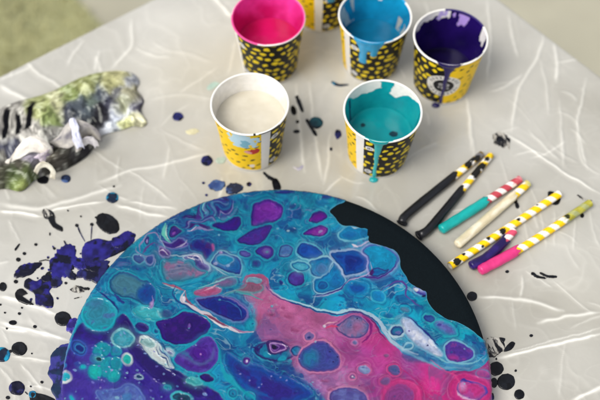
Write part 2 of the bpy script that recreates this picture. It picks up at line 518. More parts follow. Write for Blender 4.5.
def splat(outline, kind, label=None, th=.0006, fine=True):
    """one domed blot lying on the film; outline in tracing coordinates"""
    o = spline(outline, 8) if fine else np.asarray(outline, float)
    P = ats(o)
    c = P.mean(0)
    n = len(P)
    rad = np.hypot(*(P - c).T)
    if fine and len(outline) < 12 and rad.mean() > .004 and kind != 'black':
        ang_ = np.arctan2(*(P - c).T)
        jit = 1 + .20 * fbm(P[:, 0] * 170, P[:, 1] * 170, len(outline), 2) + .13 * fbm(P[:, 0] * 600, P[:, 1] * 600, len(outline) + 3, 2) + .12 * np.clip(fbm(np.cos(ang_) * 5, np.sin(ang_) * 5 + c[0] * 90, 3, 2), 0, 1)
    else:
        jit = 1 + .06 * fbm(P[:, 0] * 300, P[:, 1] * 300, len(outline), 2)
    if kind in ('grey', 'wash', 'green', 'yellow'):
        th = .00015
    P = c + (P - c) * jit[:, None]
    rings = np.r_[1.0, .97, .93, np.linspace(.88, .05, 34 if rad.mean() > .006 else 10)]
    prof = np.interp(rings, [0, .5, .78, .88, .93, .97, 1], [.9, .93, 1, .9, .7, .35, -.5])
    x = (c[0] + (P[:, 0] - c[0])[None] * rings[:, None]).ravel()
    y = (c[1] + (P[:, 1] - c[1])[None] * rings[:, None]).ravel()
    h, _ = sheet_fields(x, y)
    z = h + np.repeat(prof, n) * th * (1 + .3 * fbm(x * 200, y * 200, 3, 2)) + .00035
    V = np.vstack([np.stack([x, y, z], -1), [c[0], c[1], z[-n:].mean()]])
    q = grid_faces(len(rings), n, wrap=True)
    last = (len(rings) - 1) * n
    tri = np.array([[last + i, last + (i + 1) % n, len(V) - 1, len(V) - 1] for i in range(n)])
    a, b_, dk = (lin(k) for k in SPL[kind])
    f = np.clip(.5 + 1.3 * fbm(V[:, 0] * 150 + len(outline), V[:, 1] * 150, 19, 4), 0, 1)[:, None]
    g_ = ss(.42, .62, .5 + fbm(V[:, 0] * 110, V[:, 1] * 110 + c[0] * 50, 29, 4))[:, None]
    col = (a * (1 - f) + b_ * f) * (1 - g_) + dk * g_
    if kind == 'grey':                                        # dry smear: film shows between the strokes
        st_ = fbm(V[:, 0] * 420 + V[:, 1] * 160, V[:, 1] * 120, 83, 3)
        col = np.where((st_ > .05)[:, None], lin('#141418')[None], col)
        col = np.where((st_ < -.16)[:, None], lin('#b4b0a6')[None] * K, col)
    tris = [(q_[0], q_[1], q_[2]) for q_ in q] + [(q_[0], q_[2], q_[3]) for q_ in q] + [(t[0], t[1], t[2]) for t in tri]
    ob = make_mesh('paint_splat', V, np.array(tris), M_SPLAT, parent=sheet, col=col)
    if label:
        ob['label'] = label
    return ob


def stroke(pts, w0, w1, kind, label=None):
    p = spline(pts, 4, False)
    t = np.gradient(p, axis=0)
    nrm = np.stack([-t[:, 1], t[:, 0]], -1) / (np.hypot(*t.T)[:, None] + 1e-9)
    p = spline(pts, 10, False)
    t = np.gradient(p, axis=0)
    nrm = np.stack([-t[:, 1], t[:, 0]], -1) / (np.hypot(*t.T)[:, None] + 1e-9)
    q_ = np.linspace(0, 1, len(p))
    w = (np.linspace(w0, w1, len(p)) / 2 * np.sqrt(np.clip(1 - np.abs(2 * q_ - 1) ** 5, .01, 1)) * (.7 + .6 * noise(q_ * 6 + p[:, 0], q_ * 0, 5)))[:, None]
    return splat(np.vstack([p + nrm * w, (p - nrm * w)[::-1]]), kind, label, fine=False)


splat([(51, 272), (52, 258), (58, 250), (68, 246), (77, 251), (78, 261), (72, 272), (62, 280), (54, 280)], 'violet', 'round violet blue paint blot')
splat([(84, 262), (82, 250), (87, 243), (97, 239), (110, 241), (119, 236), (128, 231), (136, 236), (130, 247), (118, 254), (110, 258), (100, 262)], 'violet', 'long violet blue paint blot reaching under the disc')
splat([(76, 277), (83, 268), (88, 260), (100, 260), (109, 262), (104, 275), (96, 284), (86, 280)], 'navy')
for a_ in ((80, 264, 8, 6, 20), (57, 283, 6.5, 5, -30), (92, 266, 9, 6, 0), (46, 279, 5, 4, 10), (118, 243, 7, 6, 0), (71, 275, 6, 4, 40)):
    splat([tuple(q_) for q_ in ell(*a_, n=9)], 'navy' if a_[0] % 2 else 'violet', th=.0008)
splat(ell(108, 224, 13, 9, 35), 'black', 'oval black blot beside the violet blots')
splat([(14, 275), (20, 266), (30, 263), (40, 263), (37, 270), (28, 276), (16, 277)], 'violet')
splat([(24, 283), (28, 278), (36, 281), (48, 276), (53, 285), (50, 292), (54, 300), (52, 308), (44, 307), (36, 304), (34, 294), (25, 288)], 'violet')
stroke([(34, 305), (24, 303), (17, 298), (17, 292), (22, 290), (28, 294)], 3, 2, 'black')
stroke([(47, 273), (50, 277), (55, 285)], 7, 5, 'black')
splat(ell(63, 319, 8.3, 7.4, 10), 'black', 'round black blot left of the disc')
splat(ell(19.5, 349, 7.8, 7, 10), 'black')
splat(ell(2, 355, 8.5, 7.5, 0), 'teal', 'black and teal blot at the left border')
stroke([(9, 352), (14, 351)], 3, 3, 'black')
splat(ell(17, 388.5, 8.2, 7.2, 0), 'navy')
stroke([(25, 392), (28, 395)], 1.2, 1.2, 'black')
splat([(30, 392), (36, 393), (48, 396), (58, 402), (60, 412), (36, 412), (30, 400)], 'black')
splat(ell(33, 395, 4, 4), 'teal')
splat([(67, 343), (57, 349), (51, 356), (50, 366), (48, 374), (53, 383), (51, 390), (55, 397), (60, 404), (72, 404), (76, 370), (76, 348)], 'puddle', 'navy and lilac paint puddle run off the disc')
splat([(68, 321), (74, 318), (80, 322), (78, 333), (68, 331)], 'lilac')
splat(ell(3, 287, 4, 4.6, 0), 'black')
splat(ell(13, 323, 4, 2.6, 0), 'black')
splat([(41, 214), (46, 210), (52, 212), (55, 217), (51, 220), (44, 218)], 'grey')
splat([(48, 218), (54, 216), (56, 223), (63, 228), (62, 232), (55, 229), (51, 225)], 'black')
stroke([(50, 233), (50, 236)], 1.6, 1.2, 'black')
stroke([(20, 244), (15, 251)], 1.2, 2.2, 'black')
for cx, cy, r_ in ((36, 245, 1.7), (24.5, 254, 1.9), (18.5, 260, 2.4), (16, 282, 2.2), (35, 327, 1.9), (7, 329, 1.1), (42, 382.5, 1.6), (0.5, 305, 1.2), (19.5, 314, 1.6), (31, 387, 1), (66, 283.5, 1.5), (54.5, 249, 1.5), (96, 218, 1.2), (5, 313, 1.1), (22, 308, 1.1), (8, 398, 2.2), (32, 354, .9), (68, 211, .9), (81, 217, 1.0), (114, 187, 1.2)):
    splat(ell(cx, cy, r_, r_ * .85, 0, 14), 'black', fine=False)
splat(ell(77, 226, 1.8, 1.7, 0, 14), 'black', fine=False)
splat(ell(92, 225, 1.8, 1.7, 0, 14), 'black', fine=False)
stroke([(78, 227), (80, 233), (85, 242)], 1.4, .7, 'navy')
stroke([(92, 226), (91, 241)], 1.0, .7, 'navy')
stroke([(64, 241), (67, 247)], 1.7, 1.2, 'navy')
stroke([(39, 262), (46, 260.5), (50, 261.5)], 1.0, .8, 'black')
splat([(70, 290), (75, 286), (82, 288), (84, 292), (76, 293)], 'grey')
stroke([(79, 287), (84, 289), (90, 289)], 2, 3, 'black')
stroke([(74, 299), (82, 297)], 1.0, .8, 'grey')
splat(ell(112.5, 198, 6.4, 5.4), 'teal', 'round teal blue drop between rag and disc')
splat(ell(43, 180, 6, 4.5), 'black')
splat(ell(66, 179, 5, 4), 'blue', 'small blue drop under the rag')
splat(ell(178, 117, 5.6, 4.4), 'navy')
splat(ell(207, 161, 6, 5.2), 'navy', 'round navy drop left of the white paint cup')
splat([(217, 158), (224, 157), (225, 162), (220, 164), (216, 162)], 'green')
splat([(186, 131), (194, 129), (199, 132), (193, 135), (187, 134)], 'yellow')
splat([(209, 186), (214, 181), (222, 181), (226, 185), (221, 190), (212, 191)], 'blue')
splat([(226, 189), (231, 184), (239, 184), (243, 188), (238, 193), (229, 194)], 'blue')
splat(ell(249, 184.5, 2.6, 2.2), 'navy')
splat(ell(203.5, 183.5, 1.5, 1.2, 0, 14), 'navy', fine=False)
splat(ell(206.5, 195.5, 1.4, 1.2, 0, 14), 'navy', fine=False)
stroke([(263, 172), (268, 177), (275, 181)], 2.2, 4, 'black')
splat([(272, 180), (277, 179), (281, 187), (279, 191), (274, 190)], 'black')
stroke([(296, 96), (299, 103), (303, 113)], 4, 3, 'black')
splat(ell(293.5, 111, 2.8, 5, -15), 'black')
splat(ell(316, 123.5, 7, 6), 'deepteal', 'dark teal round drop between the white and the teal cup')
stroke([(306, 119), (311, 128), (317, 137)], 3, 3.6, 'black')
splat(ell(297.5, 122.5, 1.8, 1.5, 0, 14), 'black', fine=False)
splat(ell(296.5, 132, 3.5, 1.7, 0, 14), 'black', fine=False)
splat([(336, 131), (340, 131), (341, 136), (337, 139), (335, 135)], 'navy')
splat(ell(331, 149.5, 1.5, 1.7, 0, 14), 'navy', fine=False)
splat([(208, 87), (212, 83), (219, 84), (215, 88), (209, 91)], 'green')
stroke([(331, 82), (338, 86), (349, 85)], 2.4, 1.6, 'teal')
stroke([(293, 167), (299, 170), (303, 166)], 2, 2, 'wash')
splat([(493, 137), (498, 133), (505, 134), (509, 140), (504, 147), (494, 144)], 'grey')
splat([(496, 138), (500, 136), (503, 140), (500, 143), (496, 142)], 'black')
stroke([(509, 138), (509, 150)], 2, 1.2, 'grey')
splat([(548, 192), (557, 193), (561, 199), (557, 205), (550, 203)], 'black')
stroke([(514, 198), (518, 209)], 3, 3.6, 'black')
splat(ell(582, 216, 2, 2.4, 0, 14), 'black', fine=False)
stroke([(577, 195), (586, 201), (592, 201)], 2, 1.4, 'grey')
splat(ell(507, 272, 2, 1.4, 0, 14), 'black', fine=False)
stroke([(531, 273), (536, 277), (546, 279)], 3.2, 1.6, 'black')
stroke([(539, 273), (547, 277), (557, 277.5)], 1.6, 2.6, 'black')
splat(ell(472, 296.5, 5.1, 4.8), 'black', 'black dot at the edge of the bare black disc')
splat([(486, 342), (490, 337), (499, 339), (505, 346), (500, 353), (492, 357), (487, 355)], 'grey', 'smeared grey black blot right of the disc')
splat([(499, 338), (505, 339), (503, 343)], 'black')
splat([(505, 348), (511, 342), (515, 344), (511, 350), (504, 352)], 'black')
splat(ell(531, 336, 1.8, 1.4, 0, 14), 'black', fine=False)
splat(ell(496, 369, 7.6, 7), 'black')
splat(ell(506, 382, 9, 8.2), 'black')
splat(ell(519, 395, 5.2, 5), 'black')
splat(ell(494, 383, 3.5, 5), 'black')
stroke([(492, 393), (493, 400)], 2, 3, 'navy')

r4 = np.random.default_rng(5)
for (ax_, ay_, sp_, kd_, cnt_) in ((62, 262, 16, 'violet', 7), (104, 248, 20, 'violet', 6), (44, 290, 15, 'navy', 6), (500, 372, 13, 'black', 3)):
    for _ in range(cnt_):
        an_, rr_ = r4.uniform(0, 6.28), sp_ * r4.uniform(.75, 1.35)
        q_ = r4.uniform(.6, 1.4)
        splat(ell(ax_ + rr_ * math.cos(an_), ay_ + rr_ * .8 * math.sin(an_), q_ * r4.uniform(.9, 1.5), q_, math.degrees(an_), 14), kd_, fine=False)

# ------------------------------------------------------------------ the poured disc
disc = empty('round_canvas', (DISC_C[0], DISC_C[1], 0.0006))
tag(disc, 'round black canvas half covered in poured teal, violet and pink acrylic paint', 'round canvas')
# panel: turned profile, child coordinates relative to the empty
TH = np.linspace(0, 2 * np.pi, 720, endpoint=False)
zt = DISC_Z - .0006
prof = [(0, 0), (DISC_R - .003, 0), (DISC_R - .0008, .0006), (DISC_R - .0004, .003), (DISC_R - .0004, zt - .004), (DISC_R - .0007, zt - .0018), (DISC_R - .002, zt - .0008), (DISC_R - .01, zt - .0006), (0, zt - .0006)]
V = np.array([[r_ * math.cos(t) if False else r_ * c, r_ * s, z] for r_, z in prof for c, s in zip(np.cos(TH), np.sin(TH))])
make_mesh('panel', V, grid_faces(len(prof), len(TH), wrap=True), M_PANEL, parent=disc)

# vertices of the paint film: fine over the half in view
th = np.r_[np.linspace(R(-6), R(186), 1500, endpoint=False), np.linspace(R(186), R(354), 420, endpoint=False)]
rr = np.r_[np.linspace(.0005, DISC_R - .003, 440), DISC_R - .003 + .003 * np.sin(np.linspace(.12, np.pi / 2, 9)), np.full(10, DISC_R)]
fall = np.r_[np.zeros(440), .003 * (1 - np.cos(np.linspace(.12, np.pi / 2, 9))), .003 + np.linspace(.001, .0165, 10)]
RRg, TTg = np.meshgrid(rr, th, indexing='ij')
FL = np.repeat(fall, len(th))
RRg, TTg = RRg.ravel(), TTg.ravel()
wx_, wy_ = DISC_C[0] + RRg * np.cos(TTg), DISC_C[1] + RRg * np.sin(TTg)
pu, pv = to_pattern(np.stack([wx_, wy_, np.full_like(wx_, DISC_Z)], -1))
# runs over the rim drag the colours downwards
N = len(pu)

# organic warps of the tracing
w1x, w1y = 2.0 * fbm(pu / 17, pv / 17, 101, 3) + .55 * fbm(pu / 3.6, pv / 3.6, 103, 2), 2.0 * fbm(pu / 17, pv / 17, 113, 3) + .55 * fbm(pu / 3.6, pv / 3.6, 117, 2)
cu, cv = pu + w1x, pv + w1y                                   # for the cells
for sx_, sy_, sr_, sa_ in ((205, 211, 15, 1.5), (222, 206, 12, -1.3), (188, 222, 11, 1.2), (152, 247, 12, 1.0), (198, 262, 9, -.8), (174, 238, 9, .9), (163, 354, 9, .7), (278, 350, 8, .6), (246, 284, 9, .8)):
    ddx, ddy = cu - sx_, cv - sy_
    ang_ = sa_ * np.exp(-(ddx ** 2 + ddy ** 2) / (2 * (sr_ * .55) ** 2))
    cu, cv = sx_ + ddx * np.cos(ang_) - ddy * np.sin(ang_), sy_ + ddx * np.sin(ang_) + ddy * np.cos(ang_)
fu, fv = pu + 9 * fbm(pu / 34, pv / 34, 131, 3), pv + 9 * fbm(pu / 34, pv / 34, 137, 3)
fu2, fv2 = fu + 8 * fbm(fu / 14, fv / 14, 139, 3), fv + 8 * fbm(fu / 14, fv / 14, 149, 3)


def blendfield(points, s):
    X = np.zeros((N, 3))
    W = np.full(N, 1e-12)
    pts = [(a, b, lin(c)) for a, b, c in points]
    for a, b, c in pts:
        k = np.nonzero((np.abs(fu2 - a) < 5 * s) & (np.abs(fv2 - b) < 5 * s))[0]
        w = np.exp(-((fu2[k] - a) ** 2 + (fv2[k] - b) ** 2) / (2 * s * s))
        X[k] += w[:, None] * c
        W[k] += w
    far = W < 1e-9
    X = X / W[:, None]
    X[far] = pts[0][2]
    return X


BASE = [(200, 212, '#1b6f96'), (225, 198, '#2a4f8a'), (250, 200, '#1a86a6'), (275, 195, '#1c7c9c'), (300, 200, '#1f86a4'), (325, 200, '#1c80a0'), (285, 215, '#1a86a6'), (240, 225, '#1d88a6'), (215, 235, '#1d6b98'), (180, 225, '#2a5f94'), (160, 232, '#1e6f9a'), (145, 245, '#1c7f9e'), (130, 262, '#1b84a2'), (115, 270, '#1d93b0'), (100, 285, '#23a0bc'),
        (150, 275, '#1b7d9d'), (170, 262, '#1f6f96'), (185, 250, '#1c5a92'), (200, 250, '#1d6f98'), (165, 285, '#1a86a4'), (185, 290, '#1a8aa8'), (120, 300, '#1b8fae'), (130, 310, '#1a90ae'), (150, 315, '#1c8aa8'), (75, 330, '#2fa4c4'), (90, 300, '#2aa6c4'),
        (250, 250, '#1e8caa'), (270, 255, '#1c8aa8'), (300, 250, '#2390ae'), (330, 225, '#2a90b2'), (340, 240, '#3a9aba'), (310, 230, '#2088aa'), (260, 270, '#1f90ac'), (285, 285, '#1f9ab4'), (300, 295, '#1d9ab6'), (330, 305, '#1b9fbf'), (360, 310, '#1a96bd'), (385, 300, '#1aa6c0'), (400, 310, '#18a8c0'), (410, 325, '#17a9c0'), (430, 345, '#17a3b6'), (470, 340, '#25b0c0'), (480, 355, '#3aa8c8'), (450, 325, '#1bb0be'), (420, 300, '#26a8b8'), (400, 285, '#2a9cc0'), (385, 280, '#3a9ac0'), (370, 330, '#2a9cc0'), (440, 362, '#4a9cc4'), (465, 366, '#5a9ac4'), (395, 345, '#5aa4c8'), (418, 355, '#4a8cb8'),
        (225, 350, '#1a6a9a'), (235, 345, '#1f6a96'), (240, 365, '#1d4f9a'), (255, 375, '#33308f'), (270, 385, '#33308c'), (290, 390, '#2a3a98'), (300, 395, '#1a4aa0'), (250, 395, '#1a50a0'), (265, 398, '#1c3f98'), (240, 385, '#1a56a8'), (225, 370, '#1a80b0'), (232, 392, '#1795b8'), (213, 384, '#17a0bc'), (219, 368, '#1898b8'), (215, 330, '#1a80a4'), (240, 335, '#1b98b8'), (225, 340, '#1b78a0'), (250, 350, '#2a6a98'), (265, 352, '#2b6c98'), (200, 378, '#18a2bc'), (170, 350, '#1b98b6'), (210, 310, '#1b86a8'), (195, 300, '#1b88a8'), (280, 378, '#2f4a98'), (300, 378, '#48709c'), (310, 392, '#3a5aa0'), (160, 340, '#1b94b4'),
        (200, 420, '#2a2a80'), (260, 430, '#1a50a0'), (320, 430, '#2a70a8'), (380, 440, '#1b90b0'), (440, 430, '#5a4a98'), (180, 470, '#1c86a6'), (260, 480, '#1a88a8'), (340, 490, '#3a3a90'), (420, 480, '#1b98b6'), (240, 540, '#33308c'), (320, 550, '#1a86a6'), (400, 540, '#2a5f94'), (300, 600, '#1f86a4'), (120, 440, '#2d2a80'), (150, 520, '#1a80a4'), (480, 440, '#c04a8c')]
PINK = [(225, 285, '#8f5f80'), (245, 285, '#8a6a88'), (255, 298, '#b0698a'), (265, 305, '#c56288'), (280, 305, '#c96b90'), (290, 320, '#cc6c96'), (310, 320, '#cb6a94'), (300, 335, '#c970a0'), (330, 335, '#c46a98'), (275, 330, '#a56090'), (290, 350, '#b06a9a'), (320, 375, '#b870a0'), (345, 365, '#c06098'), (350, 350, '#b24a90'), (365, 350, '#c04a8c'), (385, 345, '#cc4080'), (370, 330, '#c84684'), (400, 355, '#b84684'), (420, 365, '#d83a80'), (440, 375, '#e03a84'), (430, 395, '#da3a80'), (460, 380, '#d43a86'), (485, 375, '#b84488'), (485, 395, '#cc3a80'), (380, 370, '#c4488c'), (360, 375, '#b0508c'), (340, 385, '#c07ca8'), (310, 385, '#a06fa0'), (300, 375, '#a080a8'), (370, 390, '#b04a90'), (395, 385, '#a04488'), (420, 430, '#d03a80'), (470, 430, '#c84088'), (370, 430, '#b04a90'), (410, 358, '#8a5a9c'), (440, 366, '#c25a98')]
col = blendfield(BASE, 8.5) * np.array([.92, .95, 1.08])
pinkc = blendfield(PINK, 9) * np.array([.90, 1.0, 1.12])
pk = spline([(238, 287), (246, 281), (258, 276), (268, 279), (270, 287), (276, 294), (300, 307), (332, 316), (352, 314), (368, 318), (380, 331), (392, 343), (405, 353), (425, 361), (445, 370), (466, 371), (480, 367), (496, 362), (500, 440), (360, 440), (335, 408), (318, 392), (300, 374), (288, 360), (272, 350), (262, 340), (256, 328), (254, 316), (247, 302)])
sd = poly_sd(cu, cv, pk)
side = (cv - 300) - .55 * (cu - 275)                           # lower left side is blended softly
soft = 1.2 + np.maximum(11 * ss(2, 40, side) * ss(470, 380, cu), 13 * ss(300, 248, cu) * ss(281, 294, cv))
m = ss(.5, -.5, sd / soft + .35 * fbm(fu / 9, fv / 9, 153, 3) * (soft > 3))[:, None]
col = col * (1 - m) + pinkc * m

# stretched marbling: contour lines of a folded field
mf = fbm(fu2 / 26, fv2 / 16, 161, 4)
lines = np.exp(-(np.abs(np.sin(mf * 34)) / .13) ** 2)
amt = ss(-.3, .4, fbm(pu / 22, pv / 22, 167, 2)) * .5
lightc = np.where(m > .5, lin('#e39ab8')[None], lin('#58b8cc')[None])
col += (lightc - col) * (lines * amt * .65)[:, None]
lines2 = np.exp(-(np.abs(np.sin(mf * 34 + 1.1)) / .2) ** 2)
darkc = np.where(m > .5, lin('#a0407c')[None], lin('#155a92')[None])
col += (darkc - col) * (lines2 * amt * .9)[:, None]

relief = np.zeros(N)


def pick(lo, hi, mar):
    return np.nonzero((cu > lo[0] - mar) & (cu < hi[0] + mar) & (cv > lo[1] - mar) & (cv < hi[1] + mar))[0]


def over(k, c, a):
    col[k] += (c - col[k]) * np.clip(a, 0, 1)[:, None]


OPS = []


def cell(*a, **k):
    OPS.append((_cell, a, k))


def vein(*a, **k):
    OPS.append((_vein, a, k))


def _cell(shape, core, edge=None, dark=None, halo=None, hw=1.0, dw=1.0, depth=5, hs_=3.0, core2=None, soft=.7, alpha=1.0, sm=True):
    P = spline(shape, 4) if sm and len(shape) < 28 else np.asarray(shape, float)
    k = pick(P.min(0), P.max(0), 6 + hs_)
    if not len(k):
        return
    d = poly_sd(cu[k], cv[k], P)
    edge = edge or core
    seed = int(abs(P[0, 0] * 7 + P[0, 1] * 13)) % 997
    nz = fbm(cu[k] / 7, cv[k] / 7, seed, 3)
    rimv = .15 + .75 * noise(cu[k] / 8, cv[k] / 8, seed + 3)
    if halo:
        over(k, lin(halo), alpha * (rimv * ss(hw + .5, hw * .3, np.abs(d - hw * .5)) + .34 * np.exp(-np.maximum(d, 0) / hs_) * (d > -1) * ss(5 + hs_, hs_, d)))
    ce = lin(edge)[None] * np.ones((len(k), 1))
    t = ss(-.8, -depth, d + 1.6 * nz)[:, None]
    c = ce * (1 - t) + lin(core)[None] * t
    if core2:
        t2 = ss(.0, .55, nz + .05)[:, None] * .9
        c = c * (1 - t2) + lin(core2)[None] * t2
    # faint rings and wisps inside the cell
    c = c * (1 + (.10 * np.sin(d * 1.25 + 9 * nz) + .16 * nz)[:, None] * ss(0, -2, d)[:, None])
    # wisps
    over(k, c, alpha * ss(soft, -soft, d))
    if dark:
        over(k, lin(dark), alpha * .85 * np.exp(-((d + dw * .7) / (dw * .75)) ** 2))
    relief[k] += -.00012 * ss(.5, -2, d) + .00012 * np.exp(-((d - .8) / 1.2) ** 2)


def _vein(pts, c, w, taper=True, alpha=1.0, soft=.6):
    P = spline(pts, 5, False)
    k = pick(P.min(0), P.max(0), w + 3)
    if not len(k):
        return
    d, t = seg_dist(cu[k], cv[k], P)
    ww = w * (np.sin(np.pi * np.clip(t, .03, .97)) ** .6 if taper else 1) * (.6 + .8 * noise(t * 9, t * 0 + w * 7, int(P[0, 0])))
    over(k, lin(c), alpha * ss(soft, -soft, d - ww / 2))
    relief[k] += .00008 * np.exp(-(d / (w + .5)) ** 2)


CY, PALE, LIL = '#2aa6bf', '#8fc9dc', '#a9b4dc'
# violet field, lower left
cell([(40, 440), (62, 375), (72, 338), (80, 323), (88, 328), (100, 331), (112, 328), (118, 318), (124, 314), (134, 326), (146, 336), (156, 350), (168, 366), (182, 373), (196, 382), (210, 388), (222, 398), (230, 420), (200, 440), (100, 450)], '#40309a', '#2a1c74', None, CY, hw=2.0, hs_=5, depth=26, core2='#33218a', soft=1)
cell([(60, 420), (64, 385), (78, 352), (95, 345), (112, 380), (104, 420)], '#5340ac', soft=9, alpha=.6, core2='#43309a')
cell([(126, 322), (140, 345), (158, 362), (182, 378), (205, 391), (195, 396), (165, 384), (140, 365), (122, 335)], '#251462', soft=3.5, alpha=.8)
# left ring of cells
cell([(109.5, 279), (123, 272), (141, 279), (150, 283.5), (156, 292), (155, 302), (146, 306), (132, 298), (120, 296), (111, 290)], '#4a8298', '#2f6d92', '#1c4f86', '#2a9cb6', core2='#3f7096', hs_=4)
cell([(137, 290), (144, 284), (151, 285), (156, 292), (155, 301), (147, 305.5), (138, 299)], '#1b4f9c', '#1f5a9c', soft=2.5, core2='#283a8c')
cell(ell(99, 313.5, 16.8, 15.5, 10), '#3b93ae', '#2fa4b8', None, '#35bccb', core2='#4a72a6', depth=10, hw=1.3)
cell(ell(95, 303, 9, 5, -10), '#4a6ea2', soft=4, alpha=.55)
vein([(96, 288), (106, 296), (113, 303), (118, 312)], '#20307f', 1.6)
vein([(113, 293), (119, 300), (124, 303)], '#28408c', 3.2)
vein([(131, 300), (132, 310), (140, 318), (147, 322)], '#1c4a8c', 1.4)
cell([(134, 311), (145, 306.5), (160, 309.5), (162, 317), (170.5, 321), (152, 320), (139, 317)], '#4fbcc6', '#38a8ba', None, '#52c4cc', core2='#9ad6d8')
cell(ell(152.5, 304, 2.2, 3.6, 20), '#b298cc', soft=1.2)
vein([(153, 296), (154, 304), (149, 307)], '#9a86c4', 1.4)
cell(ell(142, 327.5, 6.4, 4.2, 22), '#2a1a70', '#3a3088', '#1c2f78', CY, hw=1.6)
cell(ell(156, 330, 2.4, 2.2), '#243a88', None, None, CY)
# cluster of turquoise bubbles
for a in ((101.7, 349.5, 8.6, 7.6), (107, 367, 12.5, 9.5), (116, 351.5, 5.6, 5.6), (116, 364, 5.6, 7)):
    cell(ell(*a), '#1aa5b2', '#1c9bae', None, '#2a6fb0', hw=.8, hs_=2, core2='#1792a8')
cell(ell(116, 351, 4.4, 4.4), '#2a80b0', '#2a9cb6', core2='#3a70a4')
cell(ell(116.5, 364, 3.6, 5.4), '#3f82a8', '#2492aa', None, None, alpha=.8)
cell(ell(96.5, 358, 6.5, 5.6), '#2a8ea8', '#2a6fae', None, None, alpha=.75)
cell(ell(98, 358.6, 2.6, 2.1, 20), '#0c0c1c', '#123a4c', None, '#68c0c0', hw=.8)
cell(ell(95, 371.5, 5.4, 7), '#10beb6', '#16b0b4', None, '#2290a8')
cell(ell(113, 375.5, 5.8, 5), '#12b4b4', '#16a4b0', None, '#2290a8')
cell(ell(122.5, 338.5, 11, 7.6, 4), '#45a6b8', '#3a9ab4', None, '#8ed2d8', core2='#5aa8bc', hw=1.4)
cell(ell(127.2, 360.2, 4.4, 5, -15), '#2dbcae', '#3ac0b8', None, '#dff2ee', hw=1.6, hs_=1)
cell(ell(79, 346.7, 8, 5.6, 32), '#243a9c', '#3a50b0', '#1c2070', '#3e5cc0')
cell(ell(80, 347, 4.6, 2.8, 32), '#1a2c80', None, None, '#3f8cc4', hw=.7)
cell(ell(83.7, 367, 2.4, 2.3), '#1fc0cc', None, None, '#38a8cc')
cell(ell(78, 363, 3.4, 2.6, 10), '#3550a8', soft=1.4, alpha=.8)
cell(ell(64.5, 365, 3.5, 3), '#2080c0', soft=1.6, alpha=.9)
cell(ell(66, 377.5, 5, 4.4), '#30b0c4', '#35b6c8', None, '#eef4f4', hw=1.9, hs_=1)
cell([(96.5, 392.5), (106, 390), (118, 388), (128, 385.5), (138, 390), (145, 400), (140, 412), (110, 407)], '#5565b4', '#5a72bc', '#4a5ab4', '#6a84c8', core2='#6480bc')
cell(ell(126, 398, 5.5, 5), '#4a86bc', soft=2, alpha=.7)
cell(ell(73, 398, 1.6, 3.4, -30), '#30b8c8', None, None, '#5a80d0')
cell(ell(138.7, 377.5, 3, 1.7, 8), '#1c3a70', None, None, '#bfe6ea', hw=1.3, hs_=.8)
cell(ell(167.5, 388, 3, 1.8, 8), '#1d5a90', '#2a90a8', None, '#3fb4c0', hw=1.0)
cell(ell(194.5, 381.5, 7.2, 2.6, 13), '#4cb2ae', '#48aab0', None, '#6cc8c8', hw=.9)
cell(ell(182, 398.5, 9.5, 4.4, 10), '#1f6f90', '#20405f', None, '#55d0d8', hw=1.8, hs_=1)
cell(ell(183, 399, 5, 2, 10), '#2fa0a8', '#183050', None, '#184060')
# white burst
cell([(139.5, 338), (147, 335.5), (158, 341), (163, 346), (166, 352), (170, 360), (175, 368.5), (168, 368), (155, 361), (146.5, 353.5)], '#dfe8e6', '#cfe2e4', None, '#274a80', hw=.9, core2='#c2d6d8', hs_=2)
cell(ell(148.5, 342.5, 7.5, 4.2, 15), '#8cb8b8', '#a8cccc', None, '#e6f0ee', core2='#5f9ca4')
cell(ell(170.5, 353, 5.6, 4.6, 30), '#e2e6f2', '#a8c8d8', None, '#5ab0c4')
cell(ell(171, 354, 2.4, 1.8), '#8088b4', soft=1)
for p in ([(157, 346), (159, 354), (166, 361), (170, 368)], [(161, 346), (164, 354), (170, 362)], [(158, 342), (164, 344), (168, 352)]):
    vein(p, '#31508c', 1.5)
vein([(164, 349), (168, 358), (174, 367)], '#8ab0c8', 1.4)
# violet giants
cell([(155.5, 322), (172, 318.5), (182.5, 312.5), (197.5, 314.5), (209.5, 324.5), (207, 332), (194.5, 341), (181, 344), (167.5, 341), (161, 333.5)], '#2f0f72', '#34208a', '#28186e', CY, hw=1.6, hs_=4, core2='#40187f')
cell(ell(166, 314, 6, 5, 30), '#2a3a80', soft=2.5, alpha=.7, core2='#3a2470')
cell(ell(189, 326, 1.3, 2.2, 10), '#7d5ab4', soft=1)
cell([(179.5, 353.5), (193, 346), (205, 337), (214, 340), (218.5, 352), (214, 365.5), (205, 373), (190, 371.5), (179.5, 365.5), (175, 359.5)], '#4b2a90', '#4a3a9c', '#5a4aa8', CY, hw=1.8, hs_=4, core2='#5a3aa4')
cell(ell(200.5, 353, 7, 5.5), '#54219a', soft=3.5, alpha=.8)
cell(ell(200.5, 353, .9, .9), '#c088d8', soft=.6)
vein([(176, 354), (190, 360), (202, 364), (212, 357), (214, 347)], '#6080b4', 3.0, alpha=.5, soft=2)
vein([(175, 351), (186, 354), (192, 359)], '#3f88b0', 4, alpha=.6, soft=1.6)
cell(ell(206.5, 378.5, 7.2, 3.4, 8), '#2a1060', '#301878', '#241060', '#2fb0c4', hw=1.6)
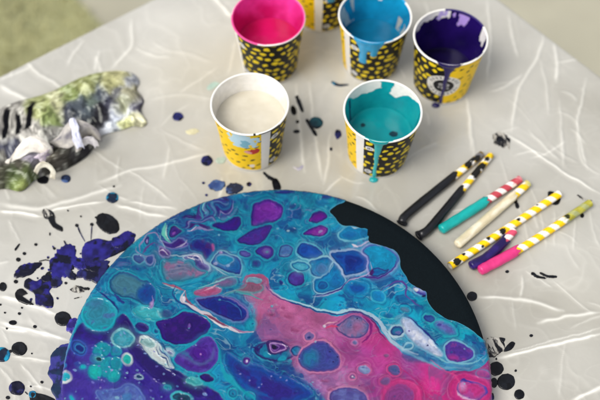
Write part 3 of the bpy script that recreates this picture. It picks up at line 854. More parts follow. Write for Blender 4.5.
# upper left swirls
cell(ell(175, 230.5, 5.2, 5.4), '#3a1a78', '#44308a', '#241a60', '#2a90a8')
cell(ell(175, 232, 1.3, 1.5), '#8a50b0', soft=.7)
vein([(166, 224), (163.5, 231), (166, 238), (172, 241)], '#6cc6b8', 3.6)
vein([(167, 226), (166, 232), (169, 238)], '#b8e4d4', 1.4)
cell([(162, 244), (172, 240), (182, 241), (186, 244), (176, 247), (166, 247)], '#43207a', '#3a2a80', None, '#7a70b4')
vein([(175, 247), (183, 244), (186, 240)], '#b0a8d0', 1.3)
cell([(190, 244), (196, 239), (204, 240), (213, 245), (211, 254), (205, 258), (199, 252), (192, 249)], '#2a2480', '#25408e', None, None, soft=2, core2='#40206e')
cell(ell(213, 247.5, 1.6, 3.8), '#a05090', soft=1.2)
cell(ell(149.5, 239.5, 3.2, 3), '#6a5aa4', '#3a3c8c', '#24306e', '#2a86a4')
cell(ell(149.5, 240, 1.5, 1.4), '#9c90c4', soft=.7)
vein([(140, 250), (139, 244), (144, 239), (150, 234), (157, 234), (161, 240)], '#9a8cb8', 1.5)
vein([(142, 252), (146, 245), (154, 245), (158, 251)], '#5b4b90', 2.0)
vein([(136, 246), (138, 252), (150, 258), (155, 262), (154, 267)], '#8a96bc', 1.6)
cell(ell(139, 259, 5, 4, 30), '#4a6a9c', '#3a5c96', '#3a4a8c', '#6aa4bc')
cell(ell(149, 260, 3, 4.5, -30), '#33488c', None, None, '#7a88b8')
vein([(161, 236), (162, 244), (166, 251), (172, 255), (182, 255), (195, 254), (208, 262), (220, 271), (232, 277), (242, 277)], '#9fbccc', 1.5)
cell([(159, 252), (165, 251), (171, 254), (166, 257), (160, 256)], '#3a1c66', '#5a4088', None, '#8a80b4')
vein([(158, 255), (163, 252), (169, 255)], '#d0c4dc', 1.0)
cell(ell(171, 258.3, 5.5, 1.4), '#3a2c60', None, None, None, alpha=.8)
cell([(184, 257), (189, 254.5), (196, 256), (206, 262), (209, 268), (204, 271), (196, 268), (190, 262)], '#4c3a8c', '#7a74ac', None, '#b8c8dc', core2='#3c1e70')
cell(ell(194, 258.5, 2.2, 1.4, 20), '#3a3a80', None, None, '#a8a8cc', hw=.8, hs_=.8)
vein([(188, 255), (194, 256), (201, 260)], '#d8d4e4', 1.4)
vein([(187, 256), (190, 259), (194, 262)], '#eee6ee', 1.2)
cell([(162, 262.5), (170, 259.5), (179.5, 258.5), (190, 262), (199, 269), (206, 271), (200.5, 276), (187, 281), (174, 281.5), (165, 278)], '#6f7698', '#4a86a0', '#2a7a9c', '#2f9eb4', core2='#936a90', hs_=3, depth=7)
for y_ in (265, 269, 273):
    vein([(167, y_), (180, y_ - 1.5), (190, y_ + 1)], '#8f8aa8', 1.4, alpha=.6)
# folded fans along the top left rim
for i, p in enumerate(([(197, 216), (205, 211), (211, 204), (213, 198)], [(200, 219), (208, 214), (215, 206), (219, 197)], [(190, 218), (199, 213), (204, 206), (206, 202)], [(215, 222), (222, 217), (228, 209), (231, 199)], [(211, 224), (216, 216), (222, 205), (225, 198)], [(186, 213), (194, 213), (200, 208)], [(183, 222), (195, 221), (205, 222), (212, 226)], [(218, 222), (226, 220), (233, 212), (235, 203)])):
    p = [(a + 2.5 * math.sin(b * .9 + i), b + 2.0 * math.sin(a * .7 + 2 * i)) for a, b in p]
    vein(p, ('#35207a', '#5f7fb0', '#4a2f86')[i % 3], 5.0 if i % 3 != 1 else 2.4, alpha=.85, soft=1.1)
    vein([(a + 2.0, b + .9) for a, b in p], ('#8f8cc0', '#2a2470', '#3f9cb4')[i % 3], 1.3, alpha=.8)
    vein([(a - 2.6, b - .6) for a, b in p], ('#2a6aa0', '#42368c', '#201c60')[i % 3], 2.0, alpha=.8)
vein([(205, 212), (212, 206), (216, 199)], '#7fd0d4', 1.8)
vein([(184, 229), (190, 230), (199, 229), (212, 230)], '#8a86b8', 2.4)
vein([(182, 226), (192, 225), (200, 227), (214, 229)], '#3a2470', 3.0)
vein([(184, 230), (192, 228)], '#d8d4e8', 1.2)
cell([(210, 226.5), (225, 223.5), (235.5, 216), (240.5, 217.5), (240.5, 225), (234, 231), (219, 229.5)], '#3c1782', '#33208a', '#22206e', '#2c96ac')
cell([(251, 208.5), (253.5, 202), (267, 200), (279, 204), (283.5, 210), (279, 219), (268.5, 223), (253.5, 226.5), (251, 220.5)], '#6b2a98', '#4d2490', '#2a2078', '#2492ac', core2='#7c3aa6', depth=6, dw=1.4)
cell(ell(268, 207.5, 8, 4, 10), '#8a3cae', soft=4, alpha=.5)
cell([(237, 240.5), (248, 232), (262, 226), (271, 225.5), (270, 233), (266, 239), (258, 244.5), (245, 244)], '#4f2a8e', '#3a2a8c', '#26246e', '#2492ac', core2='#40308e')
cell(ell(285, 192.7, 11, 1.8, 0), '#2a2e7e', soft=1.4)
cell(ell(216, 199.5, 10, 1.8, -14), '#2c2a6e', soft=1.2)
for a in ((292.5, 206, 3.4, 2.6), (290, 230, 5, 2.4), (276, 237.5, 2.6, 2.6), (293, 206.5, 3, 2), (294, 231, 4, 2.4), (300, 214, 2.4, 1.4), (246, 206, 2.2, 3.4), (274, 259, 2.5, 3)):
    cell(ell(*a), '#1f4486', soft=2.2, alpha=.75, core2='#2a3a80')
cell(ell(288, 231.3, 1.6, .9), '#a0c0d0', soft=.6)
cell([(255, 252.5), (260, 247.5), (267, 246.3), (273, 250), (273, 255), (267, 260), (260, 257)], '#47208a', '#3b2a90', '#24246e', '#2a98b0')
cell(ell(266, 252.8, 4, 3), '#8c84b2', '#6a58a4', None, '#6a4aa0', hw=.6)
cell(ell(266.6, 253, 1.6, 1.2), '#5f8aa4', soft=.6)
cell(ell(245, 254.7, 6.4, 3, 12), '#6a66ae', '#5a58a8', '#2a3a84', '#3a9cb4')
cell(ell(255.7, 264.5, 4.2, 3.8), '#38207a', '#28508c', None, None, soft=1.4, core2='#28508c')
cell([(278.5, 256), (280, 247), (287, 245), (293, 249), (291, 255.5), (284, 258.5)], '#4d72b0', '#4a80b0', '#262f80', '#2f9ab2', core2='#6f8ab8')
cell(ell(296.3, 279, 8.4, 7), '#523a9c', '#4a3a98', '#22246e', '#2f9cb4', core2='#3a50a0')
cell(ell(281, 282.5, 2.4, 2), '#243480', soft=1)
cell([(211.5, 261.5), (220.5, 252), (229.5, 255), (238.5, 260), (242, 272), (237, 275), (225, 270), (214.5, 266)], '#1f62a4', '#2a6aa8', '#2a2f80', '#88bccc', core2='#284a98')
cell(ell(224.5, 260, 8, 4.2, 6), '#1f98be', '#2a8ab4', None, '#7aa8c8', core2='#38a8c4')
cell(ell(228, 265.5, 2, 1.2), '#8fb0d4', soft=.7)
cell(ell(220.6, 253.4, 2, 1.5), '#9a8cc0', soft=.8)
cell(ell(215.5, 264, 2.4, 1.4), '#9aa4cc', soft=.8)
# pink folds
cell(ell(208, 291, 14, 4.8, -8), '#c25a86', '#a8648e', None, '#3a9ab0', core2='#d27496', hs_=2)
cell([(214, 282), (224, 276), (236, 279), (234, 284), (222, 287)], '#7d6290', '#5a6f96', None, '#3a98ae', soft=1.6)
vein([(199, 287), (212, 283), (226, 278), (236, 277)], '#8fc6cc', 1.6)
vein([(204, 290), (213, 286), (219, 284)], '#e9b0c4', 1.2)
cell([(236, 289), (248, 284.5), (258, 284), (262, 289), (252, 293), (240, 292)], '#7c5a72', '#8a6078', None, '#4aa0a8', soft=1.4)
vein([(243, 281), (251, 277.5), (260, 276.8), (267.5, 281), (267, 286)], '#b05f84', 3.0)
cell(ell(254.5, 282.5, 7.6, 2.9, -5), '#83aebc', '#6c9cb0', None, '#a04a70', core2='#9cc0c8')
vein([(221, 298), (232, 292), (246, 294), (262, 300)], '#50a0a8', 2.0)
vein([(222, 294), (236, 290), (254, 295)], '#7aa0ac', 1.6)
vein([(163, 282), (171, 285), (179.5, 288), (186, 291)], '#b0627c', 2.2)
vein([(164, 283.5), (172, 286.5), (180, 289)], '#9fc4cc', 1.0)
# blue lens and its white and mauve veins
cell([(197, 300.5), (205, 298), (222, 296), (235.5, 300), (246, 308.5), (247.5, 316), (242, 321), (232.5, 320.5), (219, 314.5), (206, 308)], '#1f2c88', '#263c9a', '#2f2070', '#6c7cba', hw=1.4, core2='#2a2080', hs_=3)
vein([(226, 297), (237, 302), (246, 310), (247.5, 317), (242, 322)], '#7468ac', 1.8)
vein([(220, 300), (234, 304), (241, 311), (242, 318)], '#3a6cac', 1.4)
cell(ell(251, 325.5, 5.5, 6.5, 20), '#18a6be', soft=3, alpha=.9)
vein([(186, 291), (182, 296), (181.5, 302), (187, 306), (195, 309), (208, 315.5), (220, 323), (232, 329), (241, 332), (253, 332.5)], '#e2d8e0', 3.4)
vein([(186, 292), (186, 299), (190, 304.5), (197, 308)], '#a05a74', 1.8)
vein([(204, 315), (214, 319), (224, 324.5), (229, 327)], '#8a4868', 3.0)
vein([(207, 318), (221, 325.5), (232, 330)], '#f2eef0', 1.5)
vein([(232, 327), (243, 332), (252, 332)], '#a87aa4', 1.8)
cell(ell(183.5, 300, 2.2, 3.6), '#ece4ee', soft=1)
vein([(176, 285), (173, 293), (178, 302), (190, 309), (203, 317)], '#174f8c', 1.7)
# blue lens at the bottom
cell([(226, 352), (240, 360), (262, 366), (280, 374), (300, 384), (312, 397), (285, 406), (258, 404), (240, 386), (228, 368)], '#342a8c', '#1d4fa2', None, None, soft=3.5, core2='#24409a', depth=12)
vein([(236, 378), (252, 389), (272, 397)], '#2068b4', 3, alpha=.6, soft=1.6)
cell(ell(246, 361, 4.2, 3.8), '#2a0f66', '#301a78', None, '#2a78a4')
cell(ell(246.2, 361.2, 1.3, 1.2), '#f2e6ff', None, None, '#8a5ac0', hw=.6)
for a, b in ((239.5, 374.5), (261, 384), (286.5, 380.5), (272, 375), (258, 387.5), (281, 377), (249, 380)):
    cell(ell(a, b, .8, .7), '#9a9cdc', soft=.6, alpha=.8)
cell(ell(233.5, 393, 4.8, 4.4), '#1f90b2', '#1f88b0', '#186a96', '#38bcc8', hw=.8)
cell(ell(233.5, 393.3, 1.2, 1.1), '#1a5a8c', soft=.7)
cell(ell(249.5, 396.5, 5, 4.4), '#2a78ac', '#2a86b0', '#1a5a94', '#3ab0c4', hw=.8)
vein([(219, 352), (222, 366), (228, 378), (240, 388), (256, 400)], '#1fa8be', 5, soft=1.4)
# ringed eye
cell([(254, 350), (260, 345), (268, 343), (280, 345), (290, 349), (296, 356), (284, 361), (268, 359), (258, 356)], '#1f7fa8', '#2c4a8c', '#2a1c66', None, core2='#2a2a78', soft=1.2)
cell(ell(276.5, 347.5, 10.5, 5, 14), '#3a1a66', '#6a3c90', '#2a1258', '#2a1a60')
vein(list(map(tuple, ell(277, 347.8, 8.6, 3.6, 14, 14))) + [(285.3, 349.9)], '#b890c8', 1.1, taper=False)
vein(list(map(tuple, ell(275, 347, 4.6, 2, 14, 12))) + [(279.5, 348.1)], '#8a60ac', .9, taper=False)
cell(ell(274, 346.3, 3.2, 1.5, 14), '#1c0c3c', soft=.6)
cell(ell(296.5, 351.5, 6, 5.4), '#1f80ae', '#2a74a8', '#241c66', '#a06a9c', hw=.9)
cell(ell(267, 354, 4, 2.6), '#1b92b2', soft=1.2)
cell(ell(282, 359, 4.6, 2.2), '#1d9cba', soft=1.2)
vein([(252, 348), (258, 350), (262, 346)], '#2a1c6c', 2.4)
# upper right cells
cell([(308, 221), (313, 213.5), (322, 211.5), (327, 214.5), (325, 219), (316, 222.5)], '#6e2094', '#4a2288', '#241f6c', '#30a0b8', core2='#8a3a9a')
cell([(303.5, 235), (312.5, 227.5), (321.5, 225), (328, 229), (326, 235), (318.5, 237)], '#7c2a9a', '#5a2890', '#2a2478', '#36a2bc', core2='#9a4aa8')
cell(ell(320, 232, 2.4, 1.5, -40), '#a090c8', soft=.7)
cell(ell(326, 198, 6, 2.4, -4), '#3a308a', '#2a4c90', None, None, soft=1.2)
cell(ell(322, 203.5, 7, 3, 0), '#1f70a8', soft=2, alpha=.7)
cell([(338, 236.5), (342.5, 229), (353, 225), (363.5, 227.5), (369.5, 229), (368, 236.5), (356, 240), (344, 240)], '#1f7cb4', '#2088ba', None, '#7cc4da', hw=1.2, core2='#1f88bc')
cell(ell(349, 235, 7, 3.4), '#1a5fa2', soft=3, alpha=.7)
vein([(350, 227), (354, 229), (360, 228)], '#bfe0ec', 1.2)
vein([(331, 211), (337, 218), (343, 225), (352, 225)], '#5ab4d0', 2.6)
cell([(297.5, 249), (302, 244), (312.5, 246), (321.5, 254), (314, 259), (305, 259), (298, 255)], '#1f4ba6', '#1d5aac', '#173a84', '#68b8d0', hw=1.3, core2='#2a5cb4')
cell([(309.5, 262.5), (320, 258), (330.5, 259.5), (332, 265.5), (327.5, 274.5), (320, 277.5), (312.5, 275)], '#2a80b4', '#1f74b0', '#1a5596', '#8cc6da', hw=1.2, core2='#4a86b4')
cell(ell(321.5, 268.5, 5, 4.6), '#5a7cb0', soft=2.4, alpha=.7)
cell([(333.5, 262.5), (340, 267), (344, 276), (343, 285), (336.5, 289), (323, 292.5), (315.5, 289.5), (315, 282), (321.5, 278), (329, 271.5)], '#1a74b4', '#1f84ba', '#155a9c', '#9cc8de', hw=1.2, core2='#1f88be')
cell(ell(324, 284.5, 4.8, 4), '#1a5ea4', '#1a70ae', '#164f94', '#2f96c0', hw=.7)
cell(ell(300.5, 267, 9.6, 4.8, 8), '#58aec6', '#46a4c0', '#1f5a96', '#82c6d6', hw=1.0)
vein([(298, 258), (310, 261), (320, 257), (331, 258.5), (333, 264), (329, 272)], '#9acbdc', 1.3)
cell([(331, 253.5), (342.5, 250.5), (356, 251), (366.5, 256.5), (369, 262.5), (363.5, 269), (353, 273), (345.5, 274), (342, 267), (335, 259.5)], '#0f3a94', '#1a62b0', '#124890', '#a8bcdc', hw=1.9, core2='#124ea4', depth=6)
cell(ell(350.5, 260.5, 5, 3), '#10287a', soft=3, alpha=.8)
cell(ell(357, 288, 13, 8, 5), '#0f58ac', '#1c88c0', None, None, soft=4.5, depth=7)
cell([(362, 250), (370, 244.5), (380, 244), (391, 248.5), (397.5, 254), (399, 259), (396, 266), (390, 272), (379, 276.5), (370, 275.5), (367, 268), (368, 258)], '#1a92c0', '#1f9cc6', '#5a5ab0', '#a8a8dc', hw=1.2, core2='#2a9cc8', depth=4)
cell([(369, 270), (376, 267), (384, 270), (389, 270), (384, 274.5), (372, 276)], '#1a58a4', '#1f78b4', '#2f2478', None)
vein([(397, 258), (395, 266), (389, 273), (379, 277.5), (370, 277), (362, 276), (352, 278), (346, 283), (339, 290), (328, 293.5), (312.5, 296)], '#4a2c86', 1.9)
vein([(370, 262), (370, 270), (360, 276.5), (350, 279), (345, 285)], '#bcb4dc', 1.1)
vein([(340, 291.5), (328, 295), (312, 297.5)], '#a8b4d8', 1.0)
cell(ell(370.5, 272, 2.2, 3.4, 20), '#46206e', soft=1)
vein([(353, 247), (362, 245), (370, 241), (380, 245)], '#c6c4e4', 1.5)
vein([(352, 244), (357, 247)], '#e8e0f0', 1.6)
cell(ell(378, 296.5, 6.2, 5.6), '#1a98d0', '#1f96cc', None, '#4ab4d4', hw=.9, core2='#1a84c0')
vein([(381, 291), (388, 287), (395, 283), (401, 282), (406, 287), (405.5, 295), (413, 302), (421, 308)], '#5d4a9c', 1.8)
vein([(384, 292), (392, 288), (399, 284.5), (403, 289)], '#9ac4d4', 1.1)
cell(ell(420.5, 290.8, 7, 4.4, 25), '#8c92d8', '#5a5ab8', '#3a3a9c', '#6aa8d0', core2='#d4dcf4')
cell(ell(416, 290, 2.4, 1.6, 20), '#eef4fc', soft=.8)  # bluish white gloss highlight painted on the bead
cell(ell(423, 296.3, 2.6, 1.2, -15), '#141650', soft=.7)
cell(ell(426.5, 292.5, 1.2, 1.6), '#c07ad0', soft=.7)
cell(ell(428.5, 318, 5.2, 3, 15), '#3a4ca0', '#3a60a8', '#24368a', '#46b0c0')
cell(ell(404.5, 309.5, 4.8, 2.8, 15), '#6a7aa4', '#5a8aac', '#3a86a8', None)
cell(ell(445, 328, 13, 5.6, 26), '#6c70ba', '#3f8cb8', None, '#3ab4c2', core2='#8a78c0', soft=1.4)
cell(ell(439, 325, 2.4, 1.6), '#4a4a9c', soft=.9)
cell(ell(388.5, 315.5, 4.6, 3.4), '#1a5a9c', soft=2.6, alpha=.8)
vein([(372, 312), (384, 318), (398, 318), (404, 312)], '#5ac4d0', 1.3)
cell(ell(399, 317, 5, 2.6, -20), '#6aa8c8', soft=1.6, alpha=.7)
# pink boundary, white spill
vein([(266, 287), (272, 293), (283, 300), (300, 306.5), (318, 312), (333, 314.5), (352, 312.5), (365, 315.5), (374, 321), (382, 330), (392, 341)], '#22307c', 1.6)
vein([(270, 289), (284, 298.5), (300, 304.5), (318, 310), (334, 312.7), (352, 310.5), (366, 313), (376, 319), (386, 329), (396, 339)], '#b6dcea', 2.2)
vein([(352, 311), (364, 313), (376, 320), (384, 330), (393, 341), (404, 349), (418, 354)], '#b4d0e4', 3.4)
vein([(362, 316), (370, 320), (378, 330), (386, 340)], '#6a2a70', 1.8)
cell([(402, 320), (410, 319.5), (420, 329), (432, 341), (442, 354), (437, 355.5), (425, 350), (413, 342), (404, 332)], '#c9d3ee', '#a8bcdc', None, '#7cb4d2', core2='#e4e8f6', soft=1.2)
vein([(405, 317), (414, 321), (424, 331), (434, 341), (440, 346)], '#27338a', 1.6)
cell(ell(397, 331, 6, 4.6, -5), '#2f80a6', '#2a6a9c', '#2f3a80', '#c8e0ea', hw=1.6)
cell(ell(398, 332.3, 2.2, 1.4), '#6a70b0', soft=.7)
cell(ell(408, 346, 3.8, 2.2, -10), '#4a90b8', None, None, '#a8d4e4', hw=1.2)
cell(ell(428, 346.5, .9, .8), '#30306c', soft=.5)
cell(ell(409, 331, .9, .8), '#7a6ab0', soft=.5)
cell([(405, 351), (420, 354), (434, 358), (437, 362), (420, 362), (405, 358)], '#2f5a98', soft=3, alpha=.7)
vein([(398, 347), (412, 354), (428, 362), (444, 367), (470, 368)], '#7eb4d0', 2.6, alpha=.7, soft=1.2)
vein([(424, 358), (440, 363), (466, 364), (486, 360)], '#4a88b8', 2.2, alpha=.7, soft=1.2)
vein([(430, 352), (446, 361), (468, 363), (484, 356)], '#8fd0dc', 1.4, alpha=.8)
cell([(446, 356), (446, 346), (452, 341), (462, 343), (471, 349), (472.5, 355), (465, 360), (454, 361)], '#5a3a9c', '#5a48a4', '#4a3a9c', '#8ac4dc', core2='#93409a', hw=1.2)
cell(ell(454, 357, 5, 2.6, 10), '#a83c90', soft=2.6, alpha=.8)
cell(ell(474, 342.5, 2, 1), '#2a4a94', soft=.8)
cell(ell(484.5, 373, 7, 3.6, 18), '#a4458e', '#b85a9c', None, '#7a80b4', core2='#8a4a98')
cell(ell(470, 390, 22, 16.5, 8), '#cf3c86', '#d83e86', None, '#b84890', core2='#c83a86', hw=.8, depth=8, alpha=.7)
cell(ell(471, 390, 14.5, 9.8, 10), '#cc448e', '#b05aa4', '#6a4aa4', '#e24a90', core2='#b0509c')
vein([(457, 392), (460, 396), (468, 400), (476, 399)], '#ecc0e4', 2.4)
vein([(458, 385), (464, 380.5), (474, 383)], '#4a3aa0', 2.6)
vein([(483, 386), (486, 391), (484, 396)], '#5a4aac', 2.4)
cell(ell(462, 387, 3.6, 4.4), '#d89ad0', soft=2.6, alpha=.8)
cell(ell(402, 397, 20, 17, 8), '#d8448a', '#e0488e', None, '#cc3a80', hw=1.2, alpha=.75)
cell(ell(399, 399, 15, 15, 8), '#93488e', '#a4488c', None, '#c04488', core2='#844c92')
cell(ell(393.5, 370.5, 6.4, 5.4, 10), '#4a5f9a', '#6a5a98', None, '#d04a88', core2='#3f6c9c')
cell(ell(385, 381.5, 4.6, 4), '#7a568e', None, None, '#c04a88', soft=1.4)
cell(ell(386, 355.5, 2.2, 1.6), '#8a5a88', soft=1)
vein([(430, 360), (448, 372), (458, 380), (462, 400)], '#ec5a98', 1.4, alpha=.6)
vein([(398, 366), (412, 376), (424, 390), (428, 402)], '#c02f74', 1.4, alpha=.6)
cell([(335, 328), (342, 321), (351, 316.5), (361, 318), (367.5, 326), (365, 334), (355, 337), (344, 336)], '#8a7cac', '#5a6a9c', '#4a3c84', '#b86aa4', core2='#a0709c')
cell(ell(347, 326, 6, 6, 30), '#4f6c9c', soft=3.5, alpha=.6)
cell(ell(357, 327, 5, 4.5), '#a06490', soft=3, alpha=.8)
vein([(362, 317), (369, 324), (370, 334), (362, 342)], '#8a2c7c', 3)
vein([(323, 328), (328, 324), (336, 322)], '#e4a8bc', 1.6)
vein([(326, 330), (331, 327), (337, 327)], '#d84f7c', 2.4)
cell(ell(324.5, 327.5, 1.6, 1.4), '#d8d0e0', soft=.8)
cell(ell(356.8, 319, .8, .7), '#202050', soft=.5)
cell(ell(354.5, 342, 2.6, 2.2), '#7a7ab0', None, None, '#c890c0')
cell(ell(308.7, 336.8, 4.8, 3.8), '#565ca0', '#7a6aa4', None, '#d884b0', hw=1.2)
cell(ell(308.9, 337.2, 1.6, 1.3), '#2a3478', soft=.7)
cell([(299, 362.5), (301, 353), (308, 346), (320, 341.5), (332, 347.5), (341, 359.5), (336.5, 368.5), (323, 371.5), (306.5, 369)], '#45509e', '#454f9a', '#6a4a94', '#d888b0', hw=1.4, core2='#3f3f92')
cell(ell(311, 358, 8, 9, 20), '#2a84aa', soft=4.5, alpha=.8, core2='#2a6aa4')
for a, b in ((327, 344.5), (338, 357), (330, 352), (334, 362)):
    cell(ell(a, b, .8, .7), '#2a2060', soft=.5)
cell(ell(365, 369.3, 6, 4, 8), '#90b0d2', '#8a8cc0', None, '#cc6aa0', core2='#a8b8d8')
cell(ell(353, 377, 3, 2.7), '#6a5c94', '#8a5a90', None, '#dc7cac')
cell(ell(353, 376.8, 1, .9), '#d8c8dc', soft=.5)
cell(ell(348.5, 398, 20, 10, 6), '#5c58a2', '#6a58a0', '#4a4490', '#d090b8', hw=1.4, core2='#6a70b0')
for a in ((271, 314, 4.6, 2.8), (289, 316.5, 4, 1.8), (296, 330, 4, 2), (284, 308, 2.6, 1.2), (325, 381, 4, 1.4), (330, 390, 3, 1.2)):
    cell(ell(*a), '#a44c7c', soft=2, alpha=.7)
cell(ell(271, 314, 1.8, 1.2), '#7c4470', soft=1)

# little bubbles strewn through the violet field and elsewhere
r2 = np.random.default_rng(23)
for _ in range(120):
    a, b = r2.uniform(62, 225), r2.uniform(330, 400)
    if b < 318 + max(0, (a - 120)) * .72 + 8 or a < 62 + (400 - b) * .25:
        continue
    rx = r2.choice([.7, .8, .9, 1.1, 1.5], p=[.3, .3, .2, .12, .08]) * r2.uniform(.8, 1.3)
    cell(ell(a, b, rx * 1.25, rx * .8, 15, 12), r2.choice(['#8aa8e0', '#7a78d0', '#6a9cd8', '#b0a0e0', '#9ad0dc']), soft=.5, alpha=r2.uniform(.5, 1))
for _ in range(110):
    a, b = r2.uniform(110, 480), r2.uniform(195, 400)
    rx = r2.uniform(.6, 1.5)
    cell(ell(a, b, rx, rx * .8, 0, 12), r2.choice(['#1a4a8c', '#2a2f80', '#5ab8cc', '#8fc4dc', '#184f90']), soft=.6, alpha=r2.uniform(.4, .8))
for _ in range(110):                                           # the half of the disc nearest the camera carries on the same way
    a, b = r2.uniform(80, 480), r2.uniform(412, 620)
    rx = r2.uniform(3, 15)
    cc_ = ['#40309a', '#1f4ba6', '#1a92c0', '#4f2a8e', '#5c58a2', '#2fa4b8'][r2.integers(6)]
    cell(ell(a, b, rx, rx * r2.uniform(.5, .9), r2.uniform(-30, 30)), cc_, None, '#22246e', '#5ab4cc', core2='#33218a')

# the poured base flows round the cells: bands that follow their outlines
dmin = np.full(N, 30.0)
for fn, a, kw in OPS:
    if fn is _cell and (kw.get('halo') or len(a) > 4) and len(a[0]) > 3:
        P = spline(a[0], 3) if len(a[0]) < 28 else np.asarray(a[0], float)
        if np.ptp(P[:, 0]) > 120:
            continue
        k = pick(P.min(0), P.max(0), 14)
        dmin[k] = np.minimum(dmin[k], np.abs(poly_sd(cu[k], cv[k], P)))
big = fbm(pu / 16, pv / 16, 201, 3)
col *= (1 + .42 * big)[:, None]
teal = (m < .5)[:, 0]
bl = fbm(fu2 / 15 + 30, fv2 / 11, 211, 4)
over(np.arange(N), lin('#1d3f8a'), .75 * ss(.10, .42, bl) * teal)
over(np.arange(N), lin('#3ab0c6'), .5 * ss(.12, .45, -bl) * teal)
over(np.arange(N), lin('#7a5a94'), .55 * ss(.12, .45, bl) * (1 - teal))
hw_ = fbm((fu + .45 * (fu2 - fu)) / 21, (fv + .45 * (fv2 - fv)) / 11, 213, 3)
for lev, cc_, aa_ in ((.02, '#a9cfe0', .75), (.16, '#2a2f80', .7), (-.14, '#6fc0d4', .6), (-.05, '#1a2f70', .6), (.28, '#8a86c0', .6)):
    gx__ = np.exp(-((hw_ - lev) / (.012 + .03 * noise(pu / 9, pv / 9, 217))) ** 2) * np.where(teal, 1.0, .35)
    over(np.arange(N), lin(cc_), .68 * aa_ * gx__ * ss(.35, .7, noise(pu / 14 + lev * 90, pv / 14, 215)))
near = np.exp(-np.maximum(dmin - 1, 0) / 6) * ss(30, 14, dmin)
phs = dmin * 1.35 + 6 * fbm(fu / 15, fv / 15, 203, 3)
lt = np.where(m > .5, lin('#e08cb4')[None], lin('#4cbcd0')[None])
dk_ = np.where(m > .5, lin('#a03c78')[None], lin('#11588c')[None])
av = near * (.5 + .6 * noise(pu / 11, pv / 11, 205))
col += (lt - col) * (av * .42 * np.clip(np.sin(phs), 0, 1) ** 2)[:, None]
col += (dk_ - col) * (av * .62 * np.clip(-np.sin(phs + .5), 0, 1) ** 2)[:, None]
over(np.arange(N), np.where(m > .5, lin('#7c2a6a')[None], lin('#153f86')[None]), .55 * np.exp(-((dmin - 2.5) / .55) ** 2) * ss(.25, .6, noise(pu / 9, pv / 9, 207)))
for fn, a, kw in OPS:
    fn(*a, **kw)

# fine pigment streaks that follow the flow
fs = fbm(fu2 / 6, fv2 / 3.6, 171, 3)
col *= (1 + .10 * fs)[:, None]
# painted boundary: paint film thins out to the bare black canvas
bare = np.array([(352, 185), (346.5, 200.5), (338, 205), (331, 210.5), (333.5, 214), (336.5, 217.5), (340, 222), (345, 224.3), (354.5, 224.3), (360.5, 226.6), (366, 227), (369.5, 229), (369.8, 236), (370.5, 241), (380, 244), (389, 246.5), (395.5, 249), (400, 254.5), (401.3, 260), (401.5, 266), (404, 271), (407.5, 276), (410, 281), (415, 285), (422, 288), (427.5, 291.5), (428, 297), (430, 302.5), (434.5, 308), (440, 313), (446, 317), (453, 319.5), (461, 322), (472, 328.5), (487, 339.5), (520, 345), (520, 200), (420, 170)])
bsd = poly_sd(pu + .5 * fbm(pu / 8, pv / 8, 191, 2), pv + .5 * fbm(pu / 8, pv / 8, 193, 2), spline(bare, 4))
lip = np.exp(-((bsd - 1.0) / .9) ** 2)
over(np.arange(N), lin('#62b4d2'), lip * .75 * (.5 + .8 * noise(pu / 6, pv / 6, 195)))
over(np.arange(N), lin('#16304c'), ss(.7, .0, bsd) * .9)
thick = .0012 * np.sqrt(np.clip(bsd / 5.0, 0, 1)) * (1 + .25 * fbm(pu / 20, pv / 20, 197, 2)) + np.clip(relief * 1.8, -.00022, .0004) * ss(0, 3, bsd)
# rim: colour runs lilac over the edge on the left
run = ss(.0, .004, FL)
lr = run * ss(R(140), R(170), TTg) * .75
over(np.arange(N), lin('#6f64d6'), lr * (pv > 318))
over(np.arange(N), lin('#37a8d2'), lr * .7 * (pv <= 318))
lum_ = col.mean(1, keepdims=True)
col = np.clip(lum_ + 1.08 * (col - lum_), .002, 1) * K * 0.54
z = zt - .0012 + np.where(bsd > 0, thick, -.0022) - FL
rad = RRg + np.where(FL > .002, .0006 * np.where(bsd > 0, 1, -2.5) + .0004 * fbm(TTg * 60, FL * 60, 199, 2) * (bsd > 0), 0)
Vp = np.stack([rad * np.cos(TTg), rad * np.sin(TTg), np.maximum(z, .0004)], -1)
q = grid_faces(len(rr), len(th), wrap=True)
keep = (bsd[q] > -3).any(1)
make_mesh('paint_layer', Vp, q[keep], M_POUR, parent=disc, col=np.clip(col, .002, 1))

# ------------------------------------------------------------------ paper cups
T720 = np.linspace(0, 2 * np.pi, 420, endpoint=False)


def wall_r(h):
    return CUP_RB + (CUP_RR - CUP_RB) * h


